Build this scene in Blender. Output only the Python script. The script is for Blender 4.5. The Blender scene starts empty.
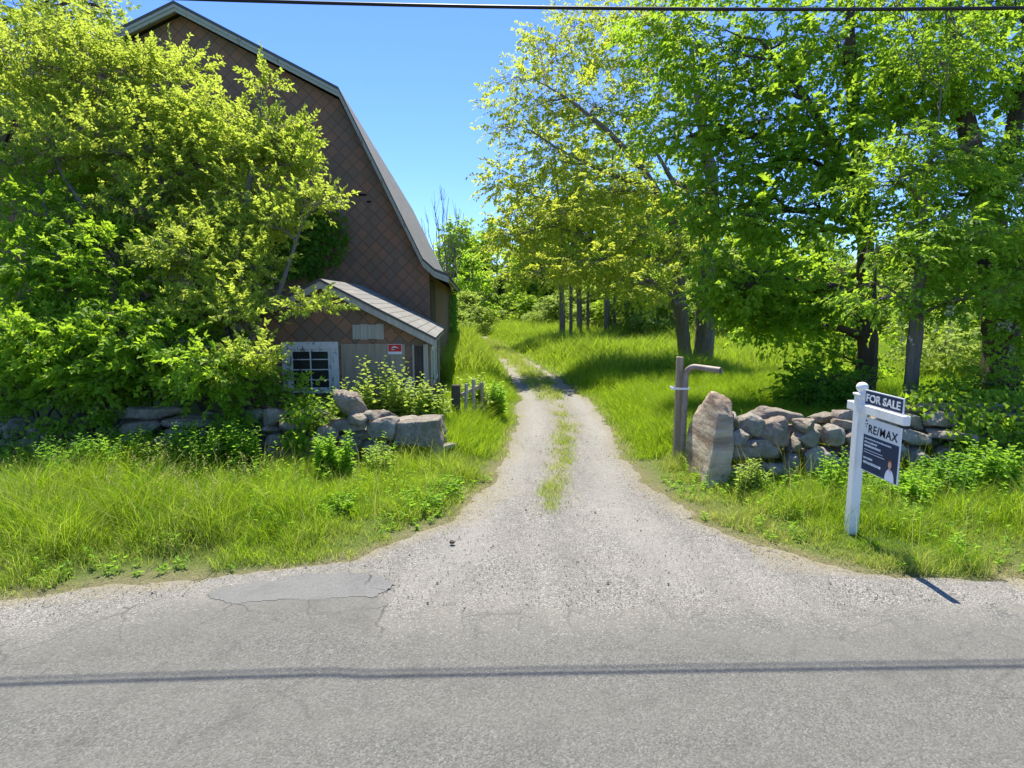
import bpy, bmesh, math, random
import numpy as np
from mathutils import Vector, Matrix, noise as mnoise

random.seed(7)
RNG = np.random.default_rng(11)
C = bpy.context.scene.collection
SC = bpy.context.scene
R = math.radians

# ------------------------------------------------------------------ camera
CAM_H = 2.48
F_PX, PITCH = 600.0, R(7.7)
cam_d = bpy.data.cameras.new('camera')
cam = bpy.data.objects.new('camera', cam_d)
C.objects.link(cam)
cam.location = (0, 0, CAM_H)
cam.rotation_euler = (R(90) - PITCH, 0, 0)
cam_d.sensor_width = 36.0
cam_d.lens = 36.0 * F_PX / 1024.0
cam_d.clip_start = 0.05
cam_d.clip_end = 2000
SC.camera = cam

# ------------------------------------------------------------------ sky, sun, exposure
SUN_EL, SUN_AZ = R(64), R(-7)          # azimuth measured from straight ahead (+Y) towards +X
world = bpy.data.worlds.new('World')
SC.world = world
world.use_nodes = True
wn = world.node_tree
sky = wn.nodes.new('ShaderNodeTexSky')
sky.sky_type = 'NISHITA'
sky.sun_disc = False
sky.sun_elevation = SUN_EL
sky.sun_rotation = SUN_AZ
sky.air_density = 1.0
sky.dust_density = 0.0
sky.altitude = 300
sky.ozone_density = 4.0
bg = wn.nodes['Background']
tint = wn.nodes.new('ShaderNodeMix'); tint.data_type = 'RGBA'; tint.blend_type = 'MULTIPLY'
tint.inputs[0].default_value = 1.0
tint.inputs[7].default_value = (0.455, 0.585, 0.86, 1)      # a deeper, drier blue than the model's default air
wn.links.new(sky.outputs[0], tint.inputs[6])
wn.links.new(tint.outputs[2], bg.inputs[0])
bg.inputs[1].default_value = 0.138
sun_d = bpy.data.lights.new('sun', 'SUN')
sun_d.energy = 4.2
sun_d.angle = R(0.53)
sun_d.color = (1.0, 0.94, 0.83)
sun = bpy.data.objects.new('sun', sun_d)
C.objects.link(sun)
sdir = Vector((math.sin(SUN_AZ) * math.cos(SUN_EL), math.cos(SUN_AZ) * math.cos(SUN_EL), math.sin(SUN_EL)))
sun.rotation_euler = (-sdir).to_track_quat('-Z', 'Y').to_euler()
sun.location = sdir * 60
SC.view_settings.view_transform = 'Standard'
SC.view_settings.look = 'None'
SC.view_settings.gamma = 1.0
SC.view_settings.exposure = 1.08
SC.view_settings.use_curve_mapping = False
SC.render.engine = 'CYCLES'
SC.cycles.max_bounces = 10
SC.cycles.diffuse_bounces = 6
SC.cycles.transmission_bounces = 8
SC.cycles.transparent_max_bounces = 8
SC.cycles.use_denoising = True
SC.cycles.caustics_reflective = False
SC.cycles.caustics_refractive = False

# ------------------------------------------------------------------ helpers: placement
FW = Vector((0, math.cos(PITCH), -math.sin(PITCH)))
UP = Vector((0, math.sin(PITCH), math.cos(PITCH)))
def ray(x, y):
    return FW + Vector((1, 0, 0)) * ((x - 512) / F_PX) + UP * ((384 - y) / F_PX)
def at(x, y, Y):
    """world point seen at a photo pixel, at distance Y along the view"""
    d = ray(x, y)
    return d * (Y / d.y) + Vector((0, 0, CAM_H))

# ------------------------------------------------------------------ helpers: noise on arrays
_LAT = np.random.default_rng(5).random((256, 256))
def vn(x, y, s=1.0, ox=0.0, oy=0.0):
    x = np.asarray(x, float) * s + ox + 500; y = np.asarray(y, float) * s + oy + 500
    xi = np.floor(x).astype(int); yi = np.floor(y).astype(int)
    fx = x - xi; fy = y - yi
    fx = fx * fx * (3 - 2 * fx); fy = fy * fy * (3 - 2 * fy)
    a = _LAT[xi % 256, yi % 256]; b = _LAT[(xi + 1) % 256, yi % 256]
    c = _LAT[xi % 256, (yi + 1) % 256]; d = _LAT[(xi + 1) % 256, (yi + 1) % 256]
    return (a * (1 - fx) + b * fx) * (1 - fy) + (c * (1 - fx) + d * fx) * fy
def fbm(x, y, s=1.0, o=3):
    t = 0; a = 0.5; n = 0
    for k in range(o):
        t = t + a * vn(x, y, s, 17.3 * k, 9.1 * k); n += a; a *= 0.5; s *= 2.1
    return t / n

# ------------------------------------------------------------------ helpers: meshes
class Geo:
    """collects triangles and a random value per vertex; becomes one mesh"""
    def __init__(s): s.v = []; s.t = []; s.r = []; s.d = []; s.n = 0
    def add(s, v, t, r=None, d=None):
        v = np.asarray(v, float).reshape(-1, 3); t = np.asarray(t, int).reshape(-1, 3)
        s.v.append(v); s.t.append(t + s.n); s.n += len(v)
        s.r.append(np.zeros(len(v)) if r is None else np.broadcast_to(np.asarray(r, float), (len(v),)))
        s.d.append(np.zeros(len(v)) if d is None else np.broadcast_to(np.asarray(d, float), (len(v),)))
    def mesh(s, name, mat, origin=(0, 0, 0), smooth=False):
        me = bpy.data.meshes.new(name)
        if s.n:
            v = np.concatenate(s.v) - np.asarray(origin, float)
            t = np.concatenate(s.t)
            me.vertices.add(len(v)); me.vertices.foreach_set('co', v.astype(np.float32).ravel())
            me.loops.add(len(t) * 3); me.loops.foreach_set('vertex_index', t.astype(np.int32).ravel())
            me.polygons.add(len(t)); me.polygons.foreach_set('loop_start', np.arange(0, len(t) * 3, 3, dtype=np.int32))
            for nm, arr in (('rnd', s.r), ('dry', s.d)):
                a = me.attributes.new(nm, 'FLOAT', 'POINT')
                a.data.foreach_set('value', np.concatenate(arr).astype(np.float32))
            if smooth: me.polygons.foreach_set('use_smooth', np.ones(len(t), dtype=bool))
            me.update(calc_edges=True)
        if mat: me.materials.append(mat)
        return me

def link(name, me, parent=None, loc=None):
    o = bpy.data.objects.new(name, me)
    C.objects.link(o)
    if parent is not None: o.parent = parent
    if loc is not None: o.location = loc
    return o
def tag(o, label, cat, group=None, kind=None):
    if label: o['label'] = label
    if cat: o['category'] = cat
    if group: o['group'] = group
    if kind: o['kind'] = kind
    return o
def thing(name, label, cat, loc=(0, 0, 0), rz=0, group=None):
    o = bpy.data.objects.new(name, None)
    C.objects.link(o); o.location = loc; o.rotation_euler = (0, 0, rz)
    o.empty_display_size = 0.2
    return tag(o, label, cat, group)
def bm_obj(name, bm, mat, parent=None, loc=None, smooth=False):
    me = bpy.data.meshes.new(name)
    bmesh.ops.recalc_face_normals(bm, faces=bm.faces)
    bm.to_mesh(me); bm.free()
    if smooth:
        for p in me.polygons: p.use_smooth = True
    if mat: me.materials.append(mat)
    return link(name, me, parent, loc)
def box(bm, x0, x1, y0, y1, z0, z1, bev=0.0, rough=0.0):
    r = bmesh.ops.create_cube(bm, size=1)
    vs = r['verts']
    for v in vs:
        v.co = Vector((x0 + (v.co.x + .5) * (x1 - x0), y0 + (v.co.y + .5) * (y1 - y0), z0 + (v.co.z + .5) * (z1 - z0)))
    if rough:
        for v in vs: v.co += Vector([random.uniform(-rough, rough) for _ in range(3)])
    if bev:
        es = list({e for v in vs for e in v.link_edges})
        bmesh.ops.bevel(bm, geom=es, offset=bev, segments=1, affect='EDGES')
def prism(bm, poly, axis, a0, a1):
    """polygon extruded; axis 'y': poly is (x,z); axis 'x': poly is (y,z)"""
    mk = (lambda p, a: (p[0], a, p[1])) if axis == 'y' else (lambda p, a: (a, p[0], p[1]))
    A = [bm.verts.new(mk(p, a0)) for p in poly]; B = [bm.verts.new(mk(p, a1)) for p in poly]
    bm.faces.new(A); bm.faces.new(B[::-1])
    for i in range(len(poly)):
        j = (i + 1) % len(poly)
        bm.faces.new((A[i], A[j], B[j], B[i]))
def tube(geo, pts, rads, n=6, r=0.0, cap=False, rough=0.0):
    P = np.asarray(pts, float); m = len(P)
    T = np.gradient(P, axis=0); T /= np.linalg.norm(T, axis=1)[:, None] + 1e-9
    ref = np.array([0.31, 0.17, 0.94]) if abs(T[0, 2]) < 0.8 else np.array([0.95, 0.2, 0.1])
    U = np.cross(T, ref); U /= np.linalg.norm(U, axis=1)[:, None] + 1e-9
    W = np.cross(T, U)
    a = np.arange(n) * 2 * math.pi / n
    rr = np.asarray(rads, float)[:, None, None]
    V = P[:, None, :] + rr * (np.cos(a)[None, :, None] * U[:, None, :] + np.sin(a)[None, :, None] * W[:, None, :])
    if rough:
        ph = np.cumsum(RNG.normal(size=m) * .15)[:, None]
        f_ = vn(np.cos(a)[None, :] * 2.2 + ph, np.sin(a)[None, :] * 2.2 + np.arange(m)[:, None] * .22) - .5
        f2 = vn(np.arange(n)[None, :] * 1.0 + ph * .3, np.arange(m)[:, None] * .35, 1.0, 31) - .5
        V = P[:, None, :] + (V - P[:, None, :]) * (1 + rough * (f_ * 1.0 + f2 * .7))[..., None]
    i = np.arange(m - 1)[:, None] * n; j = np.arange(n)[None, :]; k = (j + 1) % n
    q = np.stack([i + j, i + k, i + n + k, i + n + j], -1).reshape(-1, 4)
    t = np.concatenate([q[:, [0, 1, 2]], q[:, [0, 2, 3]]])
    v = V.reshape(-1, 3)
    if cap:
        c = len(v); v = np.concatenate([v, P[[0, -1]]])
        jj = np.arange(n)
        t = np.concatenate([t, np.stack([np.full(n, c), (jj + 1) % n, jj], -1),
                            np.stack([np.full(n, c + 1), (m - 1) * n + jj, (m - 1) * n + (jj + 1) % n], -1)])
    geo.add(v, t, r)
def bez(a, b, c, n):
    t = np.linspace(0, 1, n)[:, None]
    a, b, c = map(np.asarray, (a, b, c))
    return (1 - t) ** 2 * a + 2 * t * (1 - t) * b + t * t * c

# ------------------------------------------------------------------ helpers: materials
class NT:
    def __init__(s, name):
        s.m = bpy.data.materials.new(name); s.m.use_nodes = True
        s.t = s.m.node_tree; s.p = s.t.nodes['Principled BSDF']; s.o = s.t.nodes['Material Output']
        s.p.inputs['Specular IOR Level'].default_value = 0.25
    def n(s, typ, ins=None, **kw):
        q = s.t.nodes.new('ShaderNode' + typ)
        for k, v in kw.items(): setattr(q, k, v)
        for k, v in (ins or {}).items(): s.put(q.inputs[k], v)
        return q
    def put(s, sock, v):
        if isinstance(v, bpy.types.NodeSocket): s.t.links.new(v, sock)
        else: sock.default_value = v
    def coord(s, scale=(1, 1, 1), rot=(0, 0, 0), kind='Object'):
        tc = s.n('TexCoord')
        mp = s.n('Mapping', {'Vector': tc.outputs[kind], 'Scale': scale, 'Rotation': rot})
        return mp.outputs[0]
    def noise(s, vec, scale, detail=4, rough=0.55, out='Fac'):
        return s.n('TexNoise', {'Vector': vec, 'Scale': scale, 'Detail': detail, 'Roughness': rough}).outputs[out]
    def ramp(s, fac, stops):
        q = s.n('ValToRGB', {'Fac': fac})
        e = q.color_ramp.elements
        while len(e) < len(stops): e.new(0.5)
        for el, (p, c) in zip(e, stops):
            el.position = p; el.color = (*c, 1) if len(c) == 3 else c
        return q.outputs[0]
    def mix(s, fac, a, b, mode='MIX'):
        q = s.n('Mix', data_type='RGBA', blend_type=mode)
        s.put(q.inputs[0], fac)
        for k, v in ((6, a), (7, b)):
            s.put(q.inputs[k], (*v, 1) if isinstance(v, tuple) and len(v) == 3 else v)
        return q.outputs[2]
    def math(s, op, a, b=0.0, c=0.0, clamp=False):
        q = s.n('Math', operation=op, use_clamp=clamp)
        s.put(q.inputs[0], a); s.put(q.inputs[1], b); s.put(q.inputs[2], c)
        return q.outputs[0]
    def attr(s, name): return s.n('Attribute', attribute_name=name).outputs['Fac']
    def bump(s, h, dist=0.01, strength=1.0):
        q = s.n('Bump', {'Height': h, 'Distance': dist, 'Strength': strength})
        s.put(s.p.inputs['Normal'], q.outputs[0]); return q
    def base(s, c, rough=0.8):
        s.put(s.p.inputs['Base Color'], (*c, 1) if isinstance(c, tuple) and len(c) == 3 else c)
        s.put(s.p.inputs['Roughness'], rough)
    def rand(s): return s.n('ObjectInfo').outputs['Random']

def leaf_mat(name, dark, light, trans, tfac=0.45, dry=None, rough=0.5, hue_scale=0.6):
    m = NT(name)
    g = m.n('NewGeometry')
    big = m.noise(m.coord(), hue_scale, 2)
    f = m.math('ADD', m.math('MULTIPLY', m.attr('rnd'), 0.65), m.math('MULTIPLY', m.math('SUBTRACT', big, 0.35), 0.75), clamp=True)
    col = m.mix(f, dark, light)
    tr = m.mix(f, tuple(x * 0.75 for x in trans), trans)
    if dry:
        col = m.mix(m.attr('dry'), col, dry); tr = m.mix(m.attr('dry'), tr, dry)
    m.base(col, rough)
    m.p.inputs['Specular IOR Level'].default_value = 0.16
    tl = m.n('BsdfTranslucent', {'Color': tr})
    mx = m.n('MixShader', {0: tfac, 1: m.p.outputs[0], 2: tl.outputs[0]})
    m.t.links.new(mx.outputs[0], m.o.inputs[0])
    return m.m
def flat_mat(name, col, rough=0.6, metal=0.0, var=0.12, scale=6.0):
    m = NT(name)
    nz = m.noise(m.coord(), scale, 5)
    lo = tuple(c * (1 - var) for c in col); hi = tuple(min(1, c * (1 + var)) for c in col)
    m.base(m.mix(nz, lo, hi), rough); m.p.inputs['Metallic'].default_value = metal
    return m.m
def bark_mat(name, a, b):
    m = NT(name)
    v = m.coord((1, 1, 0.18))
    n1 = m.noise(v, 14, 6, 0.65)
    n2 = m.noise(m.coord(), 1.3, 3)
    m.base(m.mix(m.math('MULTIPLY', n1, m.math('ADD', n2, 0.5)), a, b), 0.9)
    m.bump(n1, 0.08, 1.0)
    return m.m
def stone_mat(name):
    m = NT(name)
    v = m.coord()
    r = m.rand()
    n1 = m.noise(v, 3.0, 6, 0.65); n2 = m.noise(v, 22, 5, 0.7)
    tone = m.ramp(r, [(0.0, (0.30, 0.255, 0.195)), (0.3, (0.44, 0.40, 0.325)), (0.55, (0.35, 0.27, 0.19)), (0.8, (0.50, 0.455, 0.37)), (1.0, (0.33, 0.29, 0.23))])
    c = m.mix(m.ramp(n1, [(0.35, (0, 0, 0)), (0.7, (1, 1, 1))]), m.mix(1.0, tone, (0.55, 0.52, 0.48), 'MULTIPLY'), tone)
    c = m.mix(m.math('MULTIPLY', m.ramp(n2, [(0.45, (0, 0, 0)), (0.62, (1, 1, 1))]), 0.4), c, (0.44, 0.42, 0.365))
    lich = m.ramp(m.noise(v, 6.5, 4, 0.6), [(0.60, (0, 0, 0)), (0.66, (1, 1, 1))])
    c = m.mix(m.math('MULTIPLY', lich, 0.5), c, (0.34, 0.345, 0.27))
    g = m.n('NewGeometry'); sx = m.n('SeparateXYZ', {0: g.outputs['Normal']})
    moss = m.math('MULTIPLY', m.ramp(m.noise(v, 2.4, 4), [(0.55, (0, 0, 0)), (0.65, (1, 1, 1))]), 0.55)
    c = m.mix(moss, c, (0.10, 0.11, 0.045))
    m.base(c, 0.92)
    m.bump(m.math('ADD', n1, m.math('MULTIPLY', n2, 0.6)), 0.05, 1.0)
    return m.m
def wood_mat(name, a, b, grain=(18, 18, 1.2), rough=0.85):
    m = NT(name)
    n1 = m.noise(m.coord(grain), 1.6, 6, 0.65); n2 = m.noise(m.coord(), 2.2, 3)
    c = m.mix(m.ramp(n1, [(0.3, (0, 0, 0)), (0.7, (1, 1, 1))]), a, b)
    c = m.mix(m.math('MULTIPLY', n2, 0.4), c, tuple(x * 0.6 for x in a))
    m.base(c, rough); m.bump(n1, 0.006, 0.6)
    return m.m
def peel_mat(name, paint, wood, cut=0.6):
    m = NT(name)
    n1 = m.noise(m.coord((9, 9, 2.5)), 2.0, 6, 0.7)
    n2 = m.noise(m.coord(), 3.0, 3)
    mask = m.ramp(m.math('ADD', m.math('MULTIPLY', n1, 0.7), m.math('MULTIPLY', n2, 0.3)), [(cut, (0, 0, 0)), (cut + 0.04, (1, 1, 1))])
    c = m.mix(mask, m.mix(n2, tuple(x * 0.8 for x in paint), paint), wood)
    m.base(c, 0.75); m.bump(mask, 0.003, -0.5)
    return m.m
def shingle_mat(name, base_a, base_b, red, size=0.29):
    """diamond-laid square shingles, each with its own weathered tone"""
    m = NT(name)
    tc = m.n('TexCoord'); sx = m.n('SeparateXYZ', {0: tc.outputs['Object']})
    hor = m.math('ADD', sx.outputs[0], sx.outputs[1])
    k = 0.7071 / size
    u = m.math('MULTIPLY', m.math('ADD', hor, sx.outputs[2]), k)
    v = m.math('MULTIPLY', m.math('SUBTRACT', hor, sx.outputs[2]), k)
    fu = m.math('FLOOR', u); fv = m.math('FLOOR', v)
    cell = m.n('CombineXYZ', {0: fu, 1: fv, 2: 3.0})
    wn_ = m.n('TexWhiteNoise', {'Vector': cell.outputs[0]}, noise_dimensions='3D')
    rv = wn_.outputs['Value']
    lu = m.math('SUBTRACT', u, fu); lv = m.math('SUBTRACT', v, fv)
    eu = m.math('SUBTRACT', 0.5, m.math('ABSOLUTE', m.math('SUBTRACT', lu, 0.5)))
    ev = m.math('SUBTRACT', 0.5, m.math('ABSOLUTE', m.math('SUBTRACT', lv, 0.5)))
    ed = m.math('MINIMUM', eu, ev)
    line = m.ramp(ed, [(0.0, (0, 0, 0)), (0.07, (1, 1, 1))])
    obj = tc.outputs['Object']
    n1 = m.noise(obj, 1.1, 4, 0.6); n2 = m.noise(obj, 30, 5, 0.7)
    c = m.mix(rv, base_a, base_b)
    pat = m.ramp(m.math('ADD', m.math('MULTIPLY', rv, 0.38), m.math('MULTIPLY', n1, 1.0)), [(0.58, (0, 0, 0)), (0.86, (1, 1, 1))])
    c = m.mix(m.math('MULTIPLY', pat, 0.6), c, red)
    c = m.mix(m.math('MULTIPLY', n2, 0.35), c, tuple(x * 0.6 for x in base_a))
    strk = m.noise(m.coord((5, 5, 0.25)), 1.5, 5, 0.6)
    c = m.mix(m.math('MULTIPLY', m.ramp(strk, [(0.5, (0, 0, 0)), (0.75, (1, 1, 1))]), 0.45), c, (0.20, 0.18, 0.155))
    c = m.mix(m.math('ADD', m.math('MULTIPLY', line, 0.5), 0.5), tuple(x * 0.5 for x in base_a), c)
    m.base(c, 0.9)
    hgt = m.math('ADD', m.math('MULTIPLY', line, 0.6), m.math('MULTIPLY', m.math('SUBTRACT', lv, lu), 0.5))
    m.bump(m.math('ADD', hgt, m.math('MULTIPLY', n2, 0.25)), 0.014, 0.9)
    return m.m
def roof_mat(name, a, b, row=0.16, width=0.3):
    m = NT(name)
    tc = m.n('TexCoord')
    br = m.n('TexBrick', {'Vector': tc.outputs['UV'], 'Color1': (*a, 1), 'Color2': (*b, 1), 'Mortar': (*[x * 0.35 for x in a], 1),
                          'Scale': 1.0, 'Mortar Size': 0.012, 'Brick Width': width, 'Row Height': row, 'Bias': 0.0})
    n1 = m.noise(m.coord(), 1.2, 5, 0.65); n2 = m.noise(m.coord(), 60, 4, 0.7)
    c = m.mix(m.math('MULTIPLY', m.ramp(n1, [(0.4, (0, 0, 0)), (0.7, (1, 1, 1))]), 0.5), br.outputs[0], tuple(x * 0.62 for x in a))
    c = m.mix(m.math('MULTIPLY', n2, 0.35), c, tuple(x * 0.5 for x in a))
    m.base(c, 0.9); m.bump(br.outputs['Fac'], 0.012, -0.8)
    return m.m

STONE = stone_mat('fieldstone')
BARK = bark_mat('bark_grey', (0.09, 0.072, 0.055), (0.34, 0.29, 0.23))
BARK_D = bark_mat('bark_dark', (0.045, 0.033, 0.026), (0.18, 0.135, 0.105))
BARK_L = bark_mat('bark_pale', (0.16, 0.135, 0.105), (0.44, 0.38, 0.30))

# ------------------------------------------------------------------ the lay of the land
LY = np.array([-3.9, 2.3, 4.17, 4.76, 5.19, 5.56, 6.64, 7.76, 10.71, 15.27, 20.67, 35.6, 50, 80])
LX = np.array([-60, -20, -8, -4.31, -2.85, -1.63, -0.62, -0.29, 0.05, 0.21, -0.07, -1.31, -3.0, -7.0])
RY = np.array([4.7, 4.98, 5.04, 5.12, 5.27, 5.92, 6.64, 8.22, 11.58, 15.27, 19.83, 28.7, 38.4, 50, 80])
RX = np.array([200, 60, 20, 4.46, 3.32, 2.56, 2.17, 1.81, 1.93, 2.01, 1.6, 0.38, -1.09, -2.55, -6.5])
MY = np.array([6.9, 7.6, 9, 11.6, 15, 20, 30, 40, 80]); MX = np.array([0.45, 0.52, 0.75, 1.08, 1.12, 0.78, -0.35, -1.5, -6.8]); MW = np.array([0.0, 0.10, 0.16, 0.2, 0.30, 0.45, 0.42, 0.4, 0.4])
def drive_left(y): return np.interp(y, LY, LX)
def drive_right(y): return np.interp(y, RY, RX)
def inside(x, y):
    """>0 on the gravel (metres in from its edge, roughly), <0 on the grass"""
    s = np.minimum(np.minimum(x - drive_left(y), drive_right(y) - x), 3.0)
    # across the flat shoulder the true distance is shorter than the sideways one
    e = 0.35
    yl = np.interp(x, LX[:5], LY[:5]) - y
    yr = np.interp(x, RX[3::-1], RY[3::-1]) - y
    s = np.where(x < -2.8, np.maximum(np.sign(yl) * np.minimum(np.abs(yl), 3), -3), s)
    s = np.where(x > 4.4, np.maximum(np.sign(yr) * np.minimum(np.abs(yr), 3), -3), s)
    return s + (fbm(x, y, 1.7) - 0.5) * 0.35 + (fbm(x, y, 7.0, 2) - 0.5) * 0.14
def road_edge(x):
    x = np.asarray(x, float)
    t = np.minimum(x + 1.0, 0)
    t2 = np.where(t > -1.5, -(t ** 2) / 3.0, t + 0.75)
    b = np.clip((x + 3.9) / 1.3, 0, 1) * np.clip((-0.95 - x) / 0.25, 0, 1); b = b * b * (3 - 2 * b)
    return 4.60 + 0.16 * t2 + b * np.clip(5.36 + 0.36 * (np.minimum(x + 1.4, 0)) - (4.60 + 0.16 * t2), 0, 1)
def height(x, y):
    x = np.asarray(x, float); y = np.asarray(y, float)
    d = -inside(x, y)
    up = np.clip(d / 1.6, 0, 1); up = up * up * (3 - 2 * up)
    far = np.clip((y - 9) / 10, 0, 1)
    z = up * (0.03 + 0.07 * fbm(x, y, 0.5)) + up * far * 0.25 * fbm(x, y, 0.12) * np.clip((y - 14) / 12, 0, 1)
    # ruts
    z -= np.where(y > 7, 0.03 * np.exp(-((x - np.interp(y, MY, MX) - 0.62) / 0.3) ** 2) + 0.03 * np.exp(-((x - np.interp(y, MY, MX) + 0.62) / 0.3) ** 2), 0)
    z = z * np.clip((y - 3.6) / 1.0, 0, 1)
    z = z - 0.012
    return z + np.clip((y - 80) / 300, 0, 1) ** 1.2 * 6.0

def grid_lines(lo, hi, fine0, fine1, step, grow):
    a = list(np.arange(fine0, fine1, step)); s = step
    v = a[-1]
    while v < hi: s *= grow; v += s; a.append(v)
    s = step; v = a[0]; b = []
    while v > lo: s *= grow; v -= s; b.append(v)
    return np.array(b[::-1] + a)
def sheet(name, X, Y, Z, mat, attrs=None, keep=None):
    ny, nx = X.shape
    v = np.stack([X, Y, Z], -1).reshape(-1, 3)
    i = np.arange(ny - 1)[:, None] * nx + np.arange(nx - 1)[None, :]
    q = np.stack([i, i + 1, i + nx + 1, i + nx], -1).reshape(-1, 4)
    if keep is not None: q = q[keep[q].all(axis=1)]
    t = np.concatenate([q[:, [0, 1, 2]], q[:, [0, 2, 3]]])
    used = np.unique(t); mp = np.full(len(v), -1); mp[used] = np.arange(len(used))
    g = Geo(); g.add(v[used], mp[t], None if not attrs else attrs['rnd'].ravel()[used], None if not attrs else attrs['dry'].ravel()[used])
    me = g.mesh(name, mat, smooth=True)
    return link(name, me)

# ---- ground
m = NT('soil_and_thatch')
v = m.coord()
n1 = m.noise(v, 0.9, 5); n2 = m.noise(v, 14, 6, 0.7); n3 = m.noise(v, 70, 4, 0.7)
c = m.mix(n1, (0.075, 0.135, 0.018), (0.13, 0.19, 0.026))
c = m.mix(m.math('MULTIPLY', n2, 0.45), c, (0.085, 0.085, 0.03))
straw = m.mix(n3, (0.11, 0.092, 0.05), (0.27, 0.235, 0.13))
c = m.mix(m.attr('dry'), c, straw)
m.base(c, 0.95); m.bump(m.math('ADD', n2, m.math('MULTIPLY', n3, 0.4)), 0.03, 1.0)
GROUND = m.m
gx = grid_lines(-400, 400, -10, 13, 0.13, 1.12)
gy = grid_lines(-60, 600, 3.4, 18, 0.13, 1.06)
X, Y = np.meshgrid(gx, gy)
dist = -inside(X, Y)
dry = np.clip(1 - dist / 0.45, 0, 1) * 0.9
dry = np.where((Y > 12) | (Y < -2), dry * 0.3, dry)
Z = height(X, Y)
g_o = sheet('ground', X, Y, Z, GROUND, {'rnd': fbm(X, Y, 1), 'dry': dry})
tag(g_o, 'grassy ground with yellow straw along the gravel', 'ground', kind='structure')

# ---- gravel driveway with shoulders
m = NT('gravel')
v = m.coord()
vor = m.n('TexVoronoi', {'Vector': v, 'Scale': 105.0, 'Randomness': 1.0}); vor2 = m.n('TexVoronoi', {'Vector': v, 'Scale': 48.0})
n1 = m.noise(v, 0.8, 5, 0.6); n2 = m.noise(v, 7, 6, 0.75); n3 = m.noise(v, 120, 3, 0.7)
sep = m.n('SeparateColor', {0: vor.outputs['Color']})
c = m.ramp(sep.outputs[0], [(0.0, (0.115, 0.107, 0.092)), (0.35, (0.215, 0.203, 0.175)), (0.75, (0.295, 0.28, 0.242)), (1.0, (0.50, 0.48, 0.42))])
c = m.mix(m.math('MULTIPLY', m.ramp(vor2.outputs['Distance'], [(0.0, (1, 1, 1)), (0.3, (0, 0, 0))]), 0.25), c, (0.14, 0.13, 0.108))
c = m.mix(m.math('MULTIPLY', m.ramp(n1, [(0.40, (0, 0, 0)), (0.68, (1, 1, 1))]), 0.5), c, (0.335, 0.315, 0.268))
c = m.mix(m.math('MULTIPLY', m.ramp(n2, [(0.5, (0, 0, 0)), (0.75, (1, 1, 1))]), 0.65), c, (0.135, 0.126, 0.106))
n4 = m.noise(m.coord((1.6, 0.35, 1)), 1.6, 5, 0.65)
c = m.mix(m.math('MULTIPLY', m.ramp(n4, [(0.42, (0, 0, 0)), (0.66, (1, 1, 1))]), 0.45), c, (0.17, 0.16, 0.138))
c = m.mix(m.math('MULTIPLY', m.attr('rnd'), m.ramp(n3, [(0.3, (0.35, 0.35, 0.35)), (0.7, (1, 1, 1))])), c, (0.39, 0.372, 0.322))
c = m.mix(m.math('MULTIPLY', m.attr('dry'), m.ramp(n2, [(0.3, (0.25, 0.25, 0.25)), (0.6, (1, 1, 1))])), c, (0.30, 0.255, 0.145))
m.base(c, 0.95)
m.bump(m.math('ADD', m.math('SUBTRACT', 1.0, vor.outputs['Distance']), m.math('MULTIPLY', n3, 0.4)), 0.012, 0.8)
GRAVEL = m.m
dx = grid_lines(-90, 90, -8, 9, 0.07, 1.15); dy = grid_lines(-12, 70, 3.0, 16, 0.07, 1.05)
X, Y = np.meshgrid(dx, dy)
s = inside(X, Y)
med = np.exp(-((X - np.interp(Y, MY, MX)) / (np.interp(Y, MY, MW) + 0.02)) ** 2) * (np.interp(Y, [6.9, 8], [0, 1]))
edge_dry = np.clip(1 - s / 0.3, 0, 1) * 0.7 + med * 0.5
edge_dry = np.where(X > 2.4, np.maximum(edge_dry, np.clip(1 - s / 0.9, 0, 1) * 0.75), edge_dry)
mc = np.interp(Y, MY, MX); hw = np.interp(Y, [4.6, 6, 8, 12], [1.3, .95, .72, .62])
track = (np.exp(-((X - mc - hw) / .26) ** 2) + np.exp(-((X - mc + hw) / .26) ** 2)) * .55 * np.clip((Y - 4.7) / 1.2, 0, 1)
keep = (s > -0.085) & (Y > road_edge(X) - 0.5) & (Y < 46)
over = np.minimum(s, 0); sho = (X < -2.8) | (X > 4.4)            # draw the outermost row in to the true edge
X = np.where(sho, X, X - np.sign(X - np.interp(Y, MY, MX)) * -over); Y = np.where(sho, Y + over, Y)
d_o = sheet('gravel_driveway', X, Y, height(X, Y) + 0.014 - np.clip((0.10 - s) * 0.12, 0, 0.012), GRAVEL,
            {'rnd': track, 'dry': np.clip(edge_dry, 0, 1)}, keep.ravel())
tag(d_o, 'pale gravel driveway with two wheel tracks running to the trees', 'driveway', kind='structure')

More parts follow.
